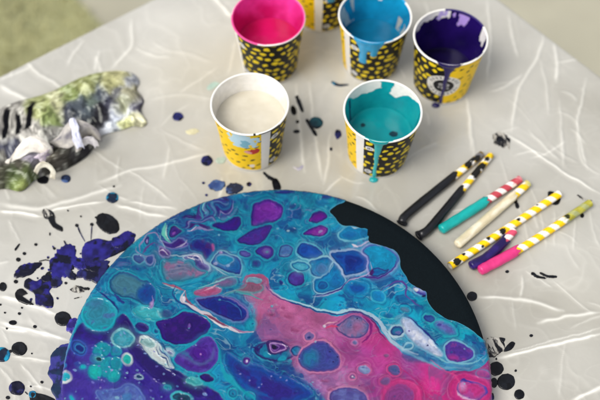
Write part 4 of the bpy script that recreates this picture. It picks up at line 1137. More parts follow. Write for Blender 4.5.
def print_colour(th, h, strip, smear=False, emblem=True):
    """printed sleeve: yellow half with black flecks, white strip, black half with yellow dots, round badge opposite"""
    a = (th - strip + np.pi) % (2 * np.pi) - np.pi            # 0 at the strip, + towards the black half
    arc = a * .033                                            # metres along the wall
    hh = h * CUP_H
    col = np.where((a > 0)[:, None], lin('#0b0a09')[None], lin('#f7cc02')[None]) * 1.0
    # yellow blotches on black
    arc0, hh0 = arc, hh
    arc = arc + .0013 * fbm(arc0 * 330 + strip * 9, hh0 * 330, 63, 2)
    hh = hh + .0011 * fbm(arc0 * 330, hh0 * 330 + strip * 9, 65, 2)
    sx, sy = .0098, .0088
    row = np.floor(hh / sy)
    for di in (-1, 0, 1):
        for dj in (-1, 0, 1):
            ry_ = row + dj
            cx_ = np.floor(arc / sx - .5 * (ry_ % 2)) + di
            jx, jy, js = _hash(cx_ + 500, ry_ + 77, 3), _hash(cx_ + 500, ry_ + 77, 5), _hash(cx_ + 500, ry_ + 77, 8)
            ox = (cx_ + .5 + .5 * (ry_ % 2) + .4 * (jx - .5)) * sx
            oy = (ry_ + .5 + .4 * (jy - .5)) * sy
            d = np.hypot((arc - ox) / (.0020 + .0019 * js), (hh - oy) / (.0018 + .0011 * jy))
            k = (d < 1) & (a > .02) & (h > .06) & (h < .96)
            col[k] = lin('#f0d41c')
    # black flecks on yellow
    sx, sy = .0098, .0088
    row = np.floor(hh / sy)
    for di in (-1, 0, 1):
        ry_ = row
        cx_ = np.floor(arc / sx - .5 * (ry_ % 2)) + di
        jx, jy = _hash(cx_ + 900, ry_ + 7, 13), _hash(cx_ + 900, ry_ + 7, 15)
        ox = (cx_ + .5 + .5 * (ry_ % 2) + .5 * (jx - .5)) * sx
        oy = (ry_ + .5 + .5 * (jy - .5)) * sy
        d = np.hypot((arc - ox) / .0024, (hh - oy - (arc - ox) * .35) / .0012)
        k = (d < 1) & (a < -.1) & (jx > .18)
        col[k] = lin('#1a1710')
    arc, hh = arc0, hh0
    # white strip and small white marks beside it
    col[(np.abs(a) < .13)] = lin('#eeeae2')
    for oy in (.012, .058):
        d = np.hypot((arc - .0098) / .0042, (hh - oy) / .0036)
        col[d < 1] = lin('#dcdcdc')
        col[(d < .55) & (np.sin(arc * 4000) > .2)] = lin('#2a2a2c')
    if emblem:
        ar = ((a + 2 * np.pi) % (2 * np.pi) - np.pi) * .0335
        d = np.hypot(ar, hh - .036) / .0182
        k = d < 1
        col[k] = lin('#e4e2dc')
        ang = np.arctan2(hh - .036, ar)
        let = (np.abs(d - .80) < .105) & (np.sin(ang * 21) > -.15) & (np.sin(ang * 47 + 3 * d) > -.55) & (np.abs(np.sin(ang)) > .25)
        col[let] = lin('#3a3836')
        k = d < .60
        col[k] = lin('#17161a')
        for (ex_, ey_, er) in ((-.0032, .0022, .0022), (.0036, .0020, .0024), (.0004, -.0032, .0026), (-.0046, -.0030, .0012), (.0050, -.0034, .0012)):
            col[np.hypot(ar - ex_, hh - .036 - ey_) < er] = lin('#b9b8b8')
        for (ex_, ey_, er) in ((-.0030, .0021, .0009), (.0034, .0020, .0009), (.0004, -.0026, .0010)):
            col[np.hypot(ar - ex_, hh - .036 - ey_) < er] = lin('#141318')
    if smear:
        nz = fbm(arc * 260, hh * 260, 61, 3) * .5
        d = np.hypot((arc + .021) / .017, (hh - .062) / .016) + nz
        k = (d < .85)
        col[k] = lin('#bcd9e2')
        d = np.hypot((arc + .019) / .006, (hh - .056) / .010) + nz
        col[d < .7] = lin('#7fb4c4')
        d = np.hypot((arc + .012) / .008, (hh - .042) / .006) + nz
        col[d < .75] = lin('#b8322c')
        d = np.hypot((arc + .018) / .005, (hh - .040) / .004) + nz
        col[d < .7] = lin('#e2a09a')
        d = np.hypot((arc + .014) / .005, (hh - .012) / .005) + nz
        col[d < .7] = lin('#e8dcd0')
    col[h < .045] = lin('#d8d4cc')
    col[h > .985] = lin('#e6e2da')
    return col * .92


def make_cup(key, strip, label, coat, liquid, level, inner, rimspots=None, smear=False):
    c = CUPS[key]
    cup = empty('paper_cup', (c[0], c[1], .0003))
    tag(cup, label, 'paper cup', 'paper cups of poured paint')
    nt_ = len(T720)
    hs1 = np.linspace(0, 1, 190)
    T, Hh = np.meshgrid(T720, hs1, indexing='ij')
    T, Hh = T.ravel(), Hh.ravel()
    # dented sleeve, not a perfect cone
    dent = .0004 * fbm(np.cos(T) * 2 + c[0] * 50, np.sin(T) * 2 + Hh * 3, 57, 2)
    rad = wall_r(Hh) + dent
    Vo = np.stack([rad * np.cos(T), rad * np.sin(T), Hh * CUP_H], -1)
    co_ = print_colour(T, Hh, strip, smear, emblem=True)
    Q = grid_faces(nt_, len(hs1)).tolist()
    Q += [[(nt_ - 1) * len(hs1) + j, j, j + 1, (nt_ - 1) * len(hs1) + j + 1][::1] for j in range(len(hs1) - 1)]
    make_mesh('sleeve', Vo, np.array(Q), M_CUP, parent=cup, col=co_)
    # inner wall and bottom
    hs2 = np.linspace(1, .06, 120)
    T2, H2 = np.meshgrid(T720[::2], hs2, indexing='ij')
    T2, H2 = T2.ravel(), H2.ravel()
    rin = wall_r(H2) - .0007
    Vi = np.stack([rin * np.cos(T2), rin * np.sin(T2), H2 * CUP_H], -1)
    ci = inner(T2, H2)
    n2 = len(hs2)
    nt2 = len(T720[::2])
    Q = grid_faces(nt2, n2).tolist() + [[(nt2 - 1) * n2 + j, j, j + 1, (nt2 - 1) * n2 + j + 1] for j in range(n2 - 1)]
    make_mesh('inner_wall', Vi, np.array(Q), M_DRIP, parent=cup, col=ci * .95)
    Vb = np.vstack([np.stack([(wall_r(.06) - .0006) * np.cos(T720), (wall_r(.06) - .0006) * np.sin(T720), np.full(nt_, .06 * CUP_H)], -1), [[0, 0, .06 * CUP_H]]])
    make_mesh('cup_base', Vb, np.array([[i, (i + 1) % nt_, nt_] for i in range(nt_)]), M_RIM, parent=cup, col=np.tile(lin('#e6e2da'), (nt_ + 1, 1)))
    # rolled rim
    ph = np.linspace(0, 2 * np.pi, 14, endpoint=False)
    P, T3 = np.meshgrid(ph, T720, indexing='ij')
    P, T3 = P.ravel(), T3.ravel()
    rr_ = .00105
    Vr = np.stack([(CUP_RR + .0002 + rr_ * np.cos(P)) * np.cos(T3), (CUP_RR + .0002 + rr_ * np.cos(P)) * np.sin(T3), CUP_H + rr_ * np.sin(P) * 1.1], -1)
    cr_ = np.tile(lin('#efece4') * .95, (len(T3), 1))
    if rimspots:
        cr_ = rimspots(T3, P, cr_)
    Q = grid_faces(14, nt_, wrap=True).tolist() + [[13 * nt_ + j, 13 * nt_ + (j + 1) % nt_, (j + 1) % nt_, j] for j in range(nt_)]
    make_mesh('rim', Vr, np.array(Q), M_RIM, parent=cup, col=cr_)
    # paint level with a small meniscus
    rl = wall_r(level) - .0008
    rs = np.r_[np.linspace(.02, .9, 40), np.linspace(.92, 1, 8)]
    Rg, Tg = np.meshgrid(rs, T720[::3], indexing='ij')
    Rg, Tg = Rg.ravel(), Tg.ravel()
    X, Y = rl * Rg * np.cos(Tg), rl * Rg * np.sin(Tg)
    Z = level * CUP_H + .0004 * ss(.9, 1, Rg) + .0003 * fbm(X * 90 + c[0] * 99, Y * 90, 67, 2)
    Vl = np.vstack([np.stack([X, Y, Z], -1), [[0, 0, level * CUP_H]]])
    n3 = len(T720[::3])
    cl = liquid(np.r_[X, 0], np.r_[Y, 0])
    q = grid_faces(len(rs), n3, wrap=True)
    q = np.vstack([q, [[(i + 1) % n3, i, len(Vl) - 1, len(Vl) - 1] for i in range(n3)]])
    tr = np.array([(a[0], a[1], a[2]) for a in q] + [(a[0], a[2], a[3]) for a in q if a[2] != a[3]])
    make_mesh('paint', Vl, tr, M_LIQ, parent=cup, col=cl)
    return cup


def drip(cup, theta, hs_, ws, colour, th=.0008, over_rim=True):
    """a run of paint down the outside; hs_ heights 0..1 (top first), ws half widths in metres"""
    n, mm = 60, 17
    hh = np.linspace(hs_[0], hs_[-1], n)
    ww = np.interp(-hh, -np.array(hs_), ws)
    s = np.linspace(-1, 1, mm)
    Hm, Sm = np.meshgrid(hh, s, indexing='ij')
    Wm = np.repeat(ww[:, None], mm, 1)
    Tm = theta + Sm * Wm / .034 + .02 * fbm(Hm * 6 + theta, Hm * 0, 5, 2)
    dome = np.sqrt(np.clip(1 - Sm ** 2, 0, 1))
    tip = np.sqrt(np.clip((Hm - hs_[-1]) / .05, 0, 1))
    rad = wall_r(np.minimum(Hm, 1)) - .0006 + (.0008 + th * (1 + .5 * ss(.15, .0, Hm - hs_[-1]))) * dome * np.maximum(tip, .15)
    rad = rad + np.where(Hm > .96, .0011, 0)
    V = np.stack([rad * np.cos(Tm), rad * np.sin(Tm), Hm * CUP_H], -1).reshape(-1, 3)
    ccol = lin(colour)[None] * (1 + .12 * fbm(Tm * 12, Hm * 12, 9, 2).reshape(-1, 1))
    return make_mesh('paint_drip', V, grid_faces(n, mm)[:, ::-1], M_DRIP, parent=cup, col=ccol)


def foot_drop(cup, theta, r_, colour):
    """paint that has run off the foot of the cup"""
    t = np.linspace(0, 2 * np.pi, 24, endpoint=False)
    cx_, cy_ = (CUP_RB + .002) * math.cos(theta), (CUP_RB + .002) * math.sin(theta)
    rings = [1.0, .9, .7, .4, .02]
    zz = [0, .0009, .0017, .0021, .0022]
    V = np.array([[cx_ + r_ * k * math.cos(a), cy_ + r_ * k * .8 * math.sin(a), z_] for k, z_ in zip(rings, zz) for a in t])
    return make_mesh('paint_drop', V, grid_faces(5, 24, wrap=True), M_DRIP, parent=cup, col=np.tile(lin(colour), (len(V), 1)))


def mixn(a, b, f):
    f = np.clip(f, 0, 1)[:, None]
    return lin(a)[None] * (1 - f) + lin(b)[None] * f


def tn(T, H, k, s):
    return fbm(np.cos(T) * k + 5, np.sin(T) * k + H * 3.0, s, 3)


def adiff(T, deg):
    return np.abs((T - R(deg) + np.pi) % (2 * np.pi) - np.pi)


# white paint
cw = make_cup('white', R(297), 'paper cup of cream white paint, left of the teal cup, its yellow print smeared', None,
              lambda X, Y: mixn('#c8c2b2', '#bfb8a6', .5 + fbm(X * 90, Y * 90, 3, 3)), .69,
              lambda T, H: mixn('#efece6', '#e4dfd4', .5 + tn(T, H, 2, 4)), smear=True,
              rimspots=lambda T, P, c: np.where(((adiff(T, 302) < .30) & (np.sin(P) < .5) & (np.cos(P) > -.2) | (adiff(T, 279) < .035))[:, None], lin('#161616')[None], c))


# teal paint
def teal_inner(T, H):
    c = mixn('#14a3a6', '#0d8f98', .5 + tn(T, H, 2, 14))
    edge = .80 + .12 * tn(T, H * 0, 2.2, 15) + .26 * ss(R(25), R(85), adiff(T, 95))
    bare_ = H > edge
    c = np.where(bare_[:, None] & (adiff(T, 78) > .19 + .10 * tn(T, H, 4, 16) - .55 * (.97 - H))[:, None], lin('#ece8e0')[None], c)
    d = adiff(T, 152)
    k = (d < .05 + .02 * tn(T, H, 8, 3)) & (H > .50) & (H < .92)
    c[k] = lin('#10265a')
    return c


ct = make_cup('teal', R(232), 'paper cup of teal paint behind the disc, teal run down its side onto the sheet', None,
              lambda X, Y: np.where(((np.hypot(X - .014, (Y + .001) * 1.3) < .0046) | (np.hypot(X + .017, (Y - .010)) < .0026))[:, None], lin('#08303c')[None], mixn('#0f8f92', '#0b7f86', .5 + fbm(X * 60, Y * 60, 5, 3))), .50, teal_inner,
              rimspots=lambda T, P, c: np.where(((np.cos(P) < .3) & (adiff(T, 262) < .28 + .1 * np.sin(P)))[:, None], lin('#12a6a6')[None], c))
drip(ct, R(262), [1.03, .97, .9, .6, .3, .02], [.0095, .0085, .0042, .0026, .0021, .0029], '#10a5a6')
foot_drop(ct, R(262), .0048, '#0f9496')


# purple paint
def purple_inner(T, H):
    c = mixn('#22105c', '#160a46', .5 + tn(T, H, 2, 24))
    k = (H > .90 + .08 * tn(T, H * 0, 6, 5)) & (adiff(T, 125) < R(40))
    c[k] = lin('#e6e2e0')
    k = (H > .88 + .12 * tn(T, H, 9, 8)) & (adiff(T, 100) < .10 + .12 * tn(T, H, 7, 9))
    c[k] = lin('#b4a4dc')
    k = (adiff(T, 66) < .15 + .20 * tn(T, H * 1.5, 6, 61) - .25 * (.9 - H)) & (H > .72 + .25 * tn(T, H, 5, 6)) & (H < .97)
    c[k] = lin('#ab90d6')
    k = (adiff(T, 12) < .16 + .15 * tn(T, H, 7, 10)) & (H > .80 + .08 * tn(T, H, 6, 7))
    c[k] = lin('#e8e4e2')
    return c


def purple_rim(T, P, c):
    k = (adiff(T, 50) < R(46) + .15 * fbm(T * 9, T * 0, 3, 2)) & (adiff(T, 10) > .20)
    c[k] = lin('#24125e')
    k = (adiff(T, 262) < .32) & (np.cos(P) < .4)
    c[k] = lin('#22105c')
    k = (adiff(T, 318) < .14) & (np.cos(P) < .0)
    c[k] = lin('#22105c')
    return c


cp = make_cup('purple', R(82), 'paper cup of dark purple paint with a round black and white badge and purple drip', None,
              lambda X, Y: mixn('#120838', '#0a0524', .5 + fbm(X * 60, Y * 60, 6, 3)), .30, purple_inner, rimspots=purple_rim)
drip(cp, R(264), [1.03, .97, .92, .8, .5, .2, .02], [.0125, .0105, .0068, .0030, .0022, .0019, .0026], '#1c0f54')
foot_drop(cp, R(256), .0046, '#150d48')


# pink paint
def pink_rim(T, P, c):
    k = (np.cos(P) < .35 + .3 * fbm(T * 5, T * 0, 8, 2))
    c[k] = lin('#e84a98')
    k = (adiff(T, 215) < R(40)) & (np.sin(P) > -.2)
    c[k] = lin('#e0408c')
    return c


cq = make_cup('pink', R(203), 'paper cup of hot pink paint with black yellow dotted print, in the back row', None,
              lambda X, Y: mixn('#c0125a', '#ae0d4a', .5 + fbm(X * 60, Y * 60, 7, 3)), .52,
              lambda T, H: np.where(((adiff(T, 90) < .02) & (H > .86))[:, None], lin('#501030')[None], mixn('#ea3fa0', '#c8186c', .35 + tn(T, H, 2, 34) + 1.1 * (.85 - H) + .5 * ss(R(100), R(160), adiff(T, 40)))), rimspots=pink_rim)  # inner wall: shade painted in, darker low down and on the near left


# blue paint
def blue_inner(T, H):
    c = mixn('#1496c4', '#0d6f98', .3 + tn(T, H, 2, 44) + .9 * (.85 - H) + .4 * ss(R(100), R(160), adiff(T, 30)))  # shade painted into the wall colour, deeper downwards and towards the near left
    f = tn(T, H, 4, 45)
    k = (adiff(T, 150) < .42) & (H > .52) & (H < .95) & (f > -.08)
    c[k] = lin('#b9c2c0')
    k = (adiff(T, 22) < .26) & (H > .45) & (H < .70) & (f > -.18)
    c[k] = lin('#a9a9a0')
    k = (adiff(T, 345) < .22) & (H > .40) & (H < .52) & (f > -.3)
    c[k] = lin('#8f9a94')
    k = (adiff(T, 78) < .06) & (H > .82) & (H < .92)
    c[k] = lin('#e8ecec')
    return c


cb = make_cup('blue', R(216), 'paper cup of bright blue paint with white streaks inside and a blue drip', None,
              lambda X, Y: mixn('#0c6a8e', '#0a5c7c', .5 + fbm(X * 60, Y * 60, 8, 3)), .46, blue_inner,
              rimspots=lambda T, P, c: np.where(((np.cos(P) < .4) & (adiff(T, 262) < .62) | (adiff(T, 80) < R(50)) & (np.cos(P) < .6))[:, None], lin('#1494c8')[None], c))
drip(cb, R(258), [1.03, .97, .9, .84, .78], [.0165, .0155, .0140, .0110, .0060], '#1a98cc')
drip(cb, R(250), [1.0, .8, .72, .64, .52, .47], [.0062, .0056, .0040, .0044, .0050, .0032], '#1a98cc', th=.0012)
drip(cb, R(268), [1.0, .8, .70, .66], [.0060, .0042, .0036, .0022], '#1690c0', th=.0011)

ck = make_cup('back', R(262), 'paper cup farthest back between the pink and the blue cup', None,
              lambda X, Y: mixn('#c8b40c', '#b8a40c', .5 + fbm(X * 60, Y * 60, 9, 3)), .5,
              lambda T, H: mixn('#d8c41c', '#c8b414', .5 + tn(T, H, 2, 54)))
drip(ck, R(284), [1.03, .96, .85, .74, .70], [.008, .0075, .0055, .0045, .003], '#2a86b4')

# ------------------------------------------------------------------ paper straws


def sweep(path, rx, rz, n=28):
    """tube along a 3-D path with half width rx and half height rz per point; returns V, faces, s, angle"""
    path = np.asarray(path, float)
    t = np.gradient(path, axis=0)
    t /= np.linalg.norm(t, axis=1)[:, None]
    side = np.cross(t, [0, 0, 1.0])
    side /= np.linalg.norm(side, axis=1)[:, None]
    up = np.cross(side, t)
    a = np.linspace(0, 2 * np.pi, n, endpoint=False)
    V = path[:, None] + side[:, None] * (rx[:, None] * np.cos(a))[..., None] + up[:, None] * (rz[:, None] * np.sin(a))[..., None]
    s = np.r_[0, np.cumsum(np.linalg.norm(np.diff(path, axis=0), axis=1))]
    return V.reshape(-1, 3), grid_faces(len(path), n, wrap=True), np.repeat(s, n), np.tile(a, len(path))


def straw(pts, r_, dip, dipcol, stripe, label, dipr=.0008, flat=None, tipcol=None, tiplen=0, specks=None, speckcol='#161512', cover=None):
    """pts in tracing coordinates from the dipped end to the clean end; dip = dipped fraction"""
    z0 = r_ + .0014 + (dipr if dip else 0)
    W = np.array([at(p[0], p[1], z0) for p in pts])
    org = W.mean(0)
    org[2] = z0
    root = empty('paper_straw', org)
    tag(root, label, 'paper straw', 'paper straws laid out on the sheet')
    path = spline(W, max(2, int(150 / (len(W) - 1))), False) - org
    n = len(path)
    rx, rz = np.full(n, r_), np.full(n, r_)
    if flat:
        k = np.linspace(0, 1, n)
        fl_ = ss(flat, 0, k)
        rx = rx * (1 + .35 * fl_)
        rz = rz * (1 - .62 * fl_)
        path = path - np.array([0, 0, 1.0]) * (fl_ * .0016)[:, None]
    V, Q, s, a = sweep(path, rx, rz, 36)
    # wall thickness: inner tube joined at both ends
    V2, Q2, _, _ = sweep(path, rx - .0007, rz * (1 - .0007 / r_), 36)
    nn = 36
    L = s.max()
    pitch = .0138
    f = ((s / pitch + a / (2 * np.pi)) % 1)
    c = np.where((f < .54)[:, None], lin(stripe[0])[None], lin(stripe[1])[None])
    if tipcol is not None:
        f2 = ss(L - tiplen - .004, L - tiplen + .004, s + .006 * fbm(a * 2, s * 120, 5, 3))[:, None]
        nz = np.clip(.5 + fbm(a * 1.5, s * 150, 15, 3), 0, 1)[:, None]
        c = c * (1 - f2 * .85) + (lin(tipcol[0]) * (1 - nz) + lin(tipcol[1]) * nz) * f2 * .85
    if specks:
        for (fs_, fa, fr) in specks:
            d = np.hypot((s - fs_ * L) / fr, ((a - fa + np.pi) % (2 * np.pi) - np.pi) * r_ / fr) + .3 * fbm(s * 400, a * 3, 25, 2)
            c[d < 1] = lin(speckcol)
    Vv = np.vstack([V, V2])
    n1 = len(V)
    ends = [[i, n1 + i, n1 + (i + 1) % nn, (i + 1) % nn] for i in range(nn)]
    e0 = n1 - nn
    ends2 = [[e0 + i, e0 + (i + 1) % nn, n1 + e0 + (i + 1) % nn, n1 + e0 + i] for i in range(nn)]
    Qa = np.vstack([Q[:, ::-1], Q2 + n1, ends, ends2])
    make_mesh('tube', Vv, Qa, M_STRAW, parent=root, col=np.vstack([c, c * .8]))
    if dip:
        m_ = min(int(n * dip) + 8, n - 2)
        k = np.arange(m_ + 1)
        pth = path[:m_ + 1]
        tdir = (pth[0] - pth[1]) / np.linalg.norm(pth[0] - pth[1])
        ext = [pth[0] + tdir * e_ for e_ in (.0026, .0022, .0012)]
        pth = np.vstack([ext, pth])
        kk = np.linspace(0, 1, len(pth))
        th_ = dipr * (1 + .3 * fbm(kk * 9 + L * 40, kk * 0, 5, 2)) * ss(1.0, .93, kk) + .00012
        lim = np.linalg.norm(np.diff(path[:int(n * dip) + 1], axis=0), axis=1).sum()
        g = np.r_[[.05, .55, .9], np.ones(len(pth) - 3)]
        rx2 = (np.r_[np.full(3, rx[0]), rx[:m_ + 1]] + th_) * g
        rz2 = (np.r_[np.full(3, rz[0]), rz[:m_ + 1]] + th_) * g
        Vd, Qd, s2, a2 = sweep(pth, rx2, rz2, 36)
        rag_ = lim - .003 + .0075 * fbm(np.cos(a2) * 1.3 + L * 70, np.sin(a2) * 1.3, 65, 3)
        cut = ss(rag_ - .0012, rag_ + .0012, s2)
        ctr = np.repeat(pth, 36, axis=0)
        Vd = Vd + (ctr - Vd) * (cut * (dipr + .0008) / r_)[:, None]
        bump = (1 - cut) * .0003 * fbm(s2 * 130, np.cos(a2) * 2 + 7, 35, 3)
        Vd += bump[:, None] * np.stack([np.zeros(len(Vd)), np.zeros(len(Vd)), np.sin(a2)], -1)
        # ragged upper limit of the dip
        c2 = mixn(dipcol[0], dipcol[1], .5 + fbm(s2 * 60, a2 * 1.2, 45, 3))
        if len(dipcol) > 2:
            f3 = ss(.30, .62, .5 + .5 * fbm(s2 * 70, a2 * 1.5, 55, 3))[:, None] * .8
            c2 = c2 * (1 - f3) + lin(dipcol[2]) * f3
        make_mesh('paint_coat', Vd, Qd[:, ::-1], M_DIP, parent=root, col=c2)
    return root


YW = ('#f4c80a', '#f0ece4')
straw([(402, 222), (406, 215.5), (430, 195.5), (455, 175.5), (482, 154)], .0036, .78, ('#101114', '#1a1b20'), YW, 'black dipped paper straw nearest the teal cup, yellow and white at its far end', flat=.10, tipcol=('#17161c', '#2a2a4c'), tiplen=.012, specks=[(.82, 1.4, .005), (.88, 2.4, .0045), (.92, 1.0, .004)])
straw([(419, 235), (428, 230), (444, 211.5), (466, 185), (491, 155)], .0036, .74, ('#0e0f12', '#1a1b20'), YW, 'black dipped paper straw with a flattened bent end, second from the teal cup', flat=.12, specks=[(.76, 1.2, .006), (.80, 2.2, .005), (.85, 1.0, .0045), (.93, 1.6, .003)], tipcol=('#c9a81a', '#8a7a30'), tiplen=.004)
straw([(442, 229), (480, 205), (520, 179)], .0040, .60, ('#0fa39e', '#0d948f'), ('#b8434f', '#efe6e0'), 'teal dipped paper straw with red and white stripes', dipr=.0011, tipcol=('#b8434f', '#c4606a'), tiplen=.008)
straw([(458, 244), (492, 214.5), (528, 183.5)], .0040, .80, ('#e4dcc6', '#d8cfb4', '#c9bc98'), YW, 'cream dipped paper straw with a small yellow striped end', dipr=.0007, tipcol=('#a8a838', '#d4b818'), tiplen=.005)
straw([(450, 266), (505, 230), (559, 194)], .0040, 0, ('#fff', '#fff'), YW, 'bare yellow and white striped paper straw with black specks, end touching the disc', specks=[(.61, 1.6, .0020), (.46, 1.3, .0034), (.34, 1.9, .0022), (.05, 1.2, .004), (.12, 2.0, .002), (.80, 2.2, .0014), (.27, .9, .0016)])
straw([(472, 265.5), (490, 255), (514, 231)], .0038, .86, ('#231058', '#2c1a68', '#170a40'), ('#d2506c', '#efe6e0'), 'short dark purple dipped straw lying against the yellow striped straw', dipr=.0011)
straw([(481, 270), (528, 244), (590, 203)], .0040, .45, ('#d9387c', '#cc2f72'), YW, 'hot pink dipped paper straw with olive paint on its far end', dipr=.0012, tipcol=('#7c8430', '#a8ac50'), tiplen=.034, specks=[(.77, 1.8, .003)], speckcol='#2a2c16')

# ------------------------------------------------------------------ crumpled painting rag
outline = spline([(-14, 122), (6, 108), (34, 100), (60, 90), (84, 78), (104, 73), (122, 72), (134, 75), (140, 83), (137, 91), (144, 101), (141, 112), (147, 123), (142, 128), (133, 127), (122, 131), (104, 136), (96, 146), (86, 158), (66, 170), (46, 176), (34, 182), (22, 192), (8, 190), (-14, 186), (-22, 150)], 6)
RO = ats(outline)
rc = RO.mean(0)
n_o = len(RO)
ks = np.linspace(0, 1, 150) ** .8
G = rc[None, None] + (RO - rc)[None] * ks[:, None, None]
gx_, gy_ = G[..., 0].ravel(), G[..., 1].ravel()
ru, rv = to_pattern(np.stack([gx_, gy_, np.full_like(gx_, .012)], -1))
jag = .0
sdr = np.repeat(1 - ks, n_o)
env = np.minimum(1, np.sqrt(np.clip(sdr * 5.5, 0, 1)))
wu, wv_ = ru + 6 * fbm(ru / 20, rv / 20, 301, 3), rv + 6 * fbm(ru / 20, rv / 20, 303, 3)
al_, ac_ = wu * .894 - wv_ * .447, wu * .447 + wv_ * .894          # along and across the rag
fold = 1 - np.abs(fbm(al_ / 46, ac_ / 15, 305, 2))
fold2 = 1 - np.abs(fbm(al_ / 22 + ac_ / 30, ac_ / 12 - al_ / 40, 307, 2))
flat_end = ss(88, 112, ru) * ss(150, 120, rv)                       # the right end lies flatter
zc = env * ((.010 - .003 * flat_end) + .0065 * (fold ** 2 - .5) * (1 - .5 * flat_end) + .0022 * (fold2 ** 4 - .4))
# traced ridges and valleys
for p, w_, a_ in (([(6, 112), (40, 108), (90, 84), (130, 80)], 10, .004), ([(100, 105), (120, 104), (140, 104)], 5, .004), ([(98, 120), (118, 112), (140, 96)], 4, -.004), ([(60, 118), (85, 120), (104, 124)], 6, -.006), ([(40, 172), (60, 160), (92, 146)], 9, .010), ([(-5, 178), (18, 174), (32, 166)], 9, .008), ([(104, 86), (122, 92), (140, 90)], 5, .003)):
    d, t = seg_dist(ru, rv, spline(p, 4, False))
    zc = zc + a_ * np.exp(-(d / w_) ** 2) * env
zc = np.maximum(zc, .0006) + .0012
RAGC = [(5, 130, '#8a8680'), (0, 160, '#6a665e'), (20, 120, '#a8a49a'), (40, 112, '#a4aa68'), (48, 116, '#93a858'), (58, 106, '#b4b484'), (70, 98, '#8a9a50'), (88, 86, '#9aa05a'), (66, 112, '#4a4f62'), (80, 106, '#5a6470'), (92, 100, '#6c7c70'), (100, 92, '#5c6674'), (88, 112, '#4f5a62'), (112, 86, '#a8a86a'), (120, 80, '#c4c080'), (128, 82, '#9aa0b0'), (108, 96, '#484a60'), (120, 94, '#58586c'), (130, 92, '#d0cc9a'), (136, 100, '#5c5a70'), (120, 103, '#a8ac7c'), (112, 104, '#505068'), (104, 112, '#34323a'), (92, 120, '#2c2a30'), (80, 122, '#38363c'), (116, 114, '#b4bccc'), (124, 112, '#d8dce0'), (128, 122, '#d4d88a'), (138, 124, '#e4e2b4'), (114, 126, '#a8b0b8'), (106, 130, '#c8ccd4'), (96, 132, '#4a484e'), (70, 140, '#4c4a48'), (60, 150, '#4a4840'), (52, 158, '#6a6250'), (80, 150, '#403e40'), (90, 146, '#38363e'), (60, 165, '#54504a'), (44, 170, '#5c5850'), (30, 176, '#5a6a34'), (14, 186, '#869c4c'), (12, 178, '#4c5a34'), (4, 176, '#5a5a48'), (22, 168, '#5c584c'), (36, 160, '#9890a0'), (30, 130, '#b8b4aa'), (50, 128, '#8c8a84'), (10, 150, '#54566a'), (36, 146, '#c8c4b8'), (20, 190, '#b8c060')]  # stain colours, with the shade in the fold valleys painted in dark
Xc, Wc = np.zeros((len(ru), 3)), np.full(len(ru), 1e-12)
ju, jv = ru + 7 * fbm(ru / 12, rv / 12, 311, 3), rv + 7 * fbm(ru / 12, rv / 12, 313, 3)
for a, b, c in RAGC:
    w_ = np.exp(-((ju - a) ** 2 + (jv - b) ** 2) / (2 * 4.2 ** 2)) + 1e-9
    Xc += w_[:, None] * lin(c)
    Wc += w_
rcol = Xc / Wc[:, None]
blot = 1.25 * fbm(ju / 3.2, jv / 3.2, 317, 4)
rcol = rcol * (1 - ss(.12, .5, blot) * .5)[:, None] + lin('#d8dccc') * (ss(.2, .55, -blot) * .3)[:, None]
for p in ([(4, 136), (6, 124), (9, 114)], [(17, 132), (19, 118)], [(27, 128), (31, 112), (34, 104)]):
    d, t = seg_dist(ru + 1.2 * fbm(ru / 5, rv / 5, 9, 2), rv, spline(p, 4, False))
    rcol = rcol + (lin('#15151c') - rcol) * ss(3.4, 2.0, d)[:, None]
rl_ = rcol.mean(1, keepdims=True)
rcol = np.clip((rl_ + .8 * (rcol - rl_)) * (.55 + .75 * np.sqrt(np.clip(rl_, 0, 1))) , 0, 1)
rag_org = np.array([rc[0], rc[1], .0])
rag = empty('painting_rag', rag_org)
tag(rag, 'crumpled paint stained rag, grey with green, yellow and black marks, at the left', 'rag')
make_mesh('cloth', np.stack([gx_, gy_, zc], -1) - rag_org, grid_faces(len(ks), n_o, wrap=True), M_CLOTH, parent=rag, col=rcol)


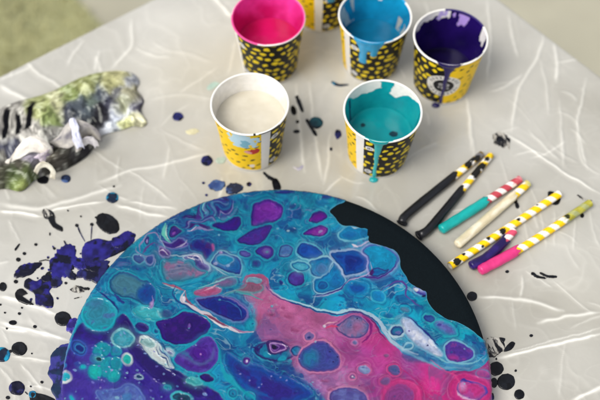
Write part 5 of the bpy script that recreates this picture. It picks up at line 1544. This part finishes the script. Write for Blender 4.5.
def ribbon(rail_a, rail_b, name, ca, cb, seed, lip=None):
    """a folded-over flap of the cloth: ruled between two traced rails (px, py, height)"""
    A = spline([list(at(p[0], p[1], p[2])) for p in rail_a], 10, False)
    B = spline([list(at(p[0], p[1], p[2])) for p in rail_b], 10, False)
    n = min(len(A), len(B))
    A = A[np.linspace(0, len(A) - 1, n).astype(int)]
    B = B[np.linspace(0, len(B) - 1, n).astype(int)]
    mm = 26
    t = np.linspace(0, 1, mm)
    P = A[:, None] * (1 - t)[None, :, None] + B[:, None] * t[None, :, None]
    sI, tI = np.meshgrid(np.linspace(0, 1, n), t, indexing='ij')
    P[..., 2] += .003 * np.sin(np.pi * tI) + .0018 * fbm(sI * 5, tI * 3, seed, 3)
    P[..., 0] += .0012 * fbm(sI * 6, tI * 3, seed + 5, 2)
    V = P.reshape(-1, 3)
    f = np.clip(.5 + .9 * fbm(sI * 6, tI * 4, seed + 9, 3), 0, 1).reshape(-1, 1)
    c = lin(ca)[None] * (1 - f) + lin(cb)[None] * f
    nn = len(V)
    # thickness
    Q = grid_faces(n, mm)
    o = make_mesh(name, V - rag_org, Q, M_CLOTH, parent=rag, col=c)
    md = o.modifiers.new('thickness', 'SOLIDIFY')
    md.thickness = .0012
    return o


ribbon([(8, 168, .008), (14, 152, .022), (24, 140, .030), (36, 136, .032), (47, 141, .028), (53, 150, .018), (53, 157, .010)], [(3, 165, .004), (10, 164, .010), (20, 158, .018), (32, 152, .022), (40, 153, .020), (45, 158, .014), (46, 162, .008)], 'cloth_fold', '#efebe0', '#d2cbc0', 401)
ribbon([(26, 168, .010), (30, 160, .018), (38, 154, .025), (46, 151, .022), (51, 146, .014)], [(30, 173, .006), (36, 167, .014), (43, 162, .017), (50, 157, .014), (54, 150, .008)], 'cloth_fold', '#e8dede', '#a898b4', 403)
ribbon([(48, 143, .012), (58, 136, .024), (66, 124, .034), (76, 119, .036), (88, 123, .032), (98, 132, .022), (101, 142, .010)], [(54, 147, .008), (64, 150, .012), (73, 152, .014), (79, 151, .016), (84, 144, .012), (88, 138, .010), (92, 140, .008)], 'cloth_fold', '#c9c4ba', '#77747a', 405)
ribbon([(69, 121, .036), (72, 130, .031), (74, 140, .026), (78, 149, .017)], [(75, 119, .038), (79, 128, .034), (80, 138, .028), (84, 148, .018)], 'cloth_fold', '#b4b8d4', '#e8e8ee', 407)
ribbon([(33, 171, .014), (39, 163, .026), (48, 163, .027), (55, 171, .018), (54, 180, .006)], [(37, 174, .012), (42, 168, .020), (47, 168, .021), (51, 173, .014), (49, 178, .005)], 'cloth_fold', '#e6e2d2', '#b8b09c', 409)
ribbon([(79, 143, .018), (85, 137, .026), (94, 138, .024), (99, 147, .010)], [(84, 149, .010), (88, 144, .015), (92, 145, .013), (95, 149, .007)], 'cloth_fold', '#ece8e6', '#c8c4c8', 411)
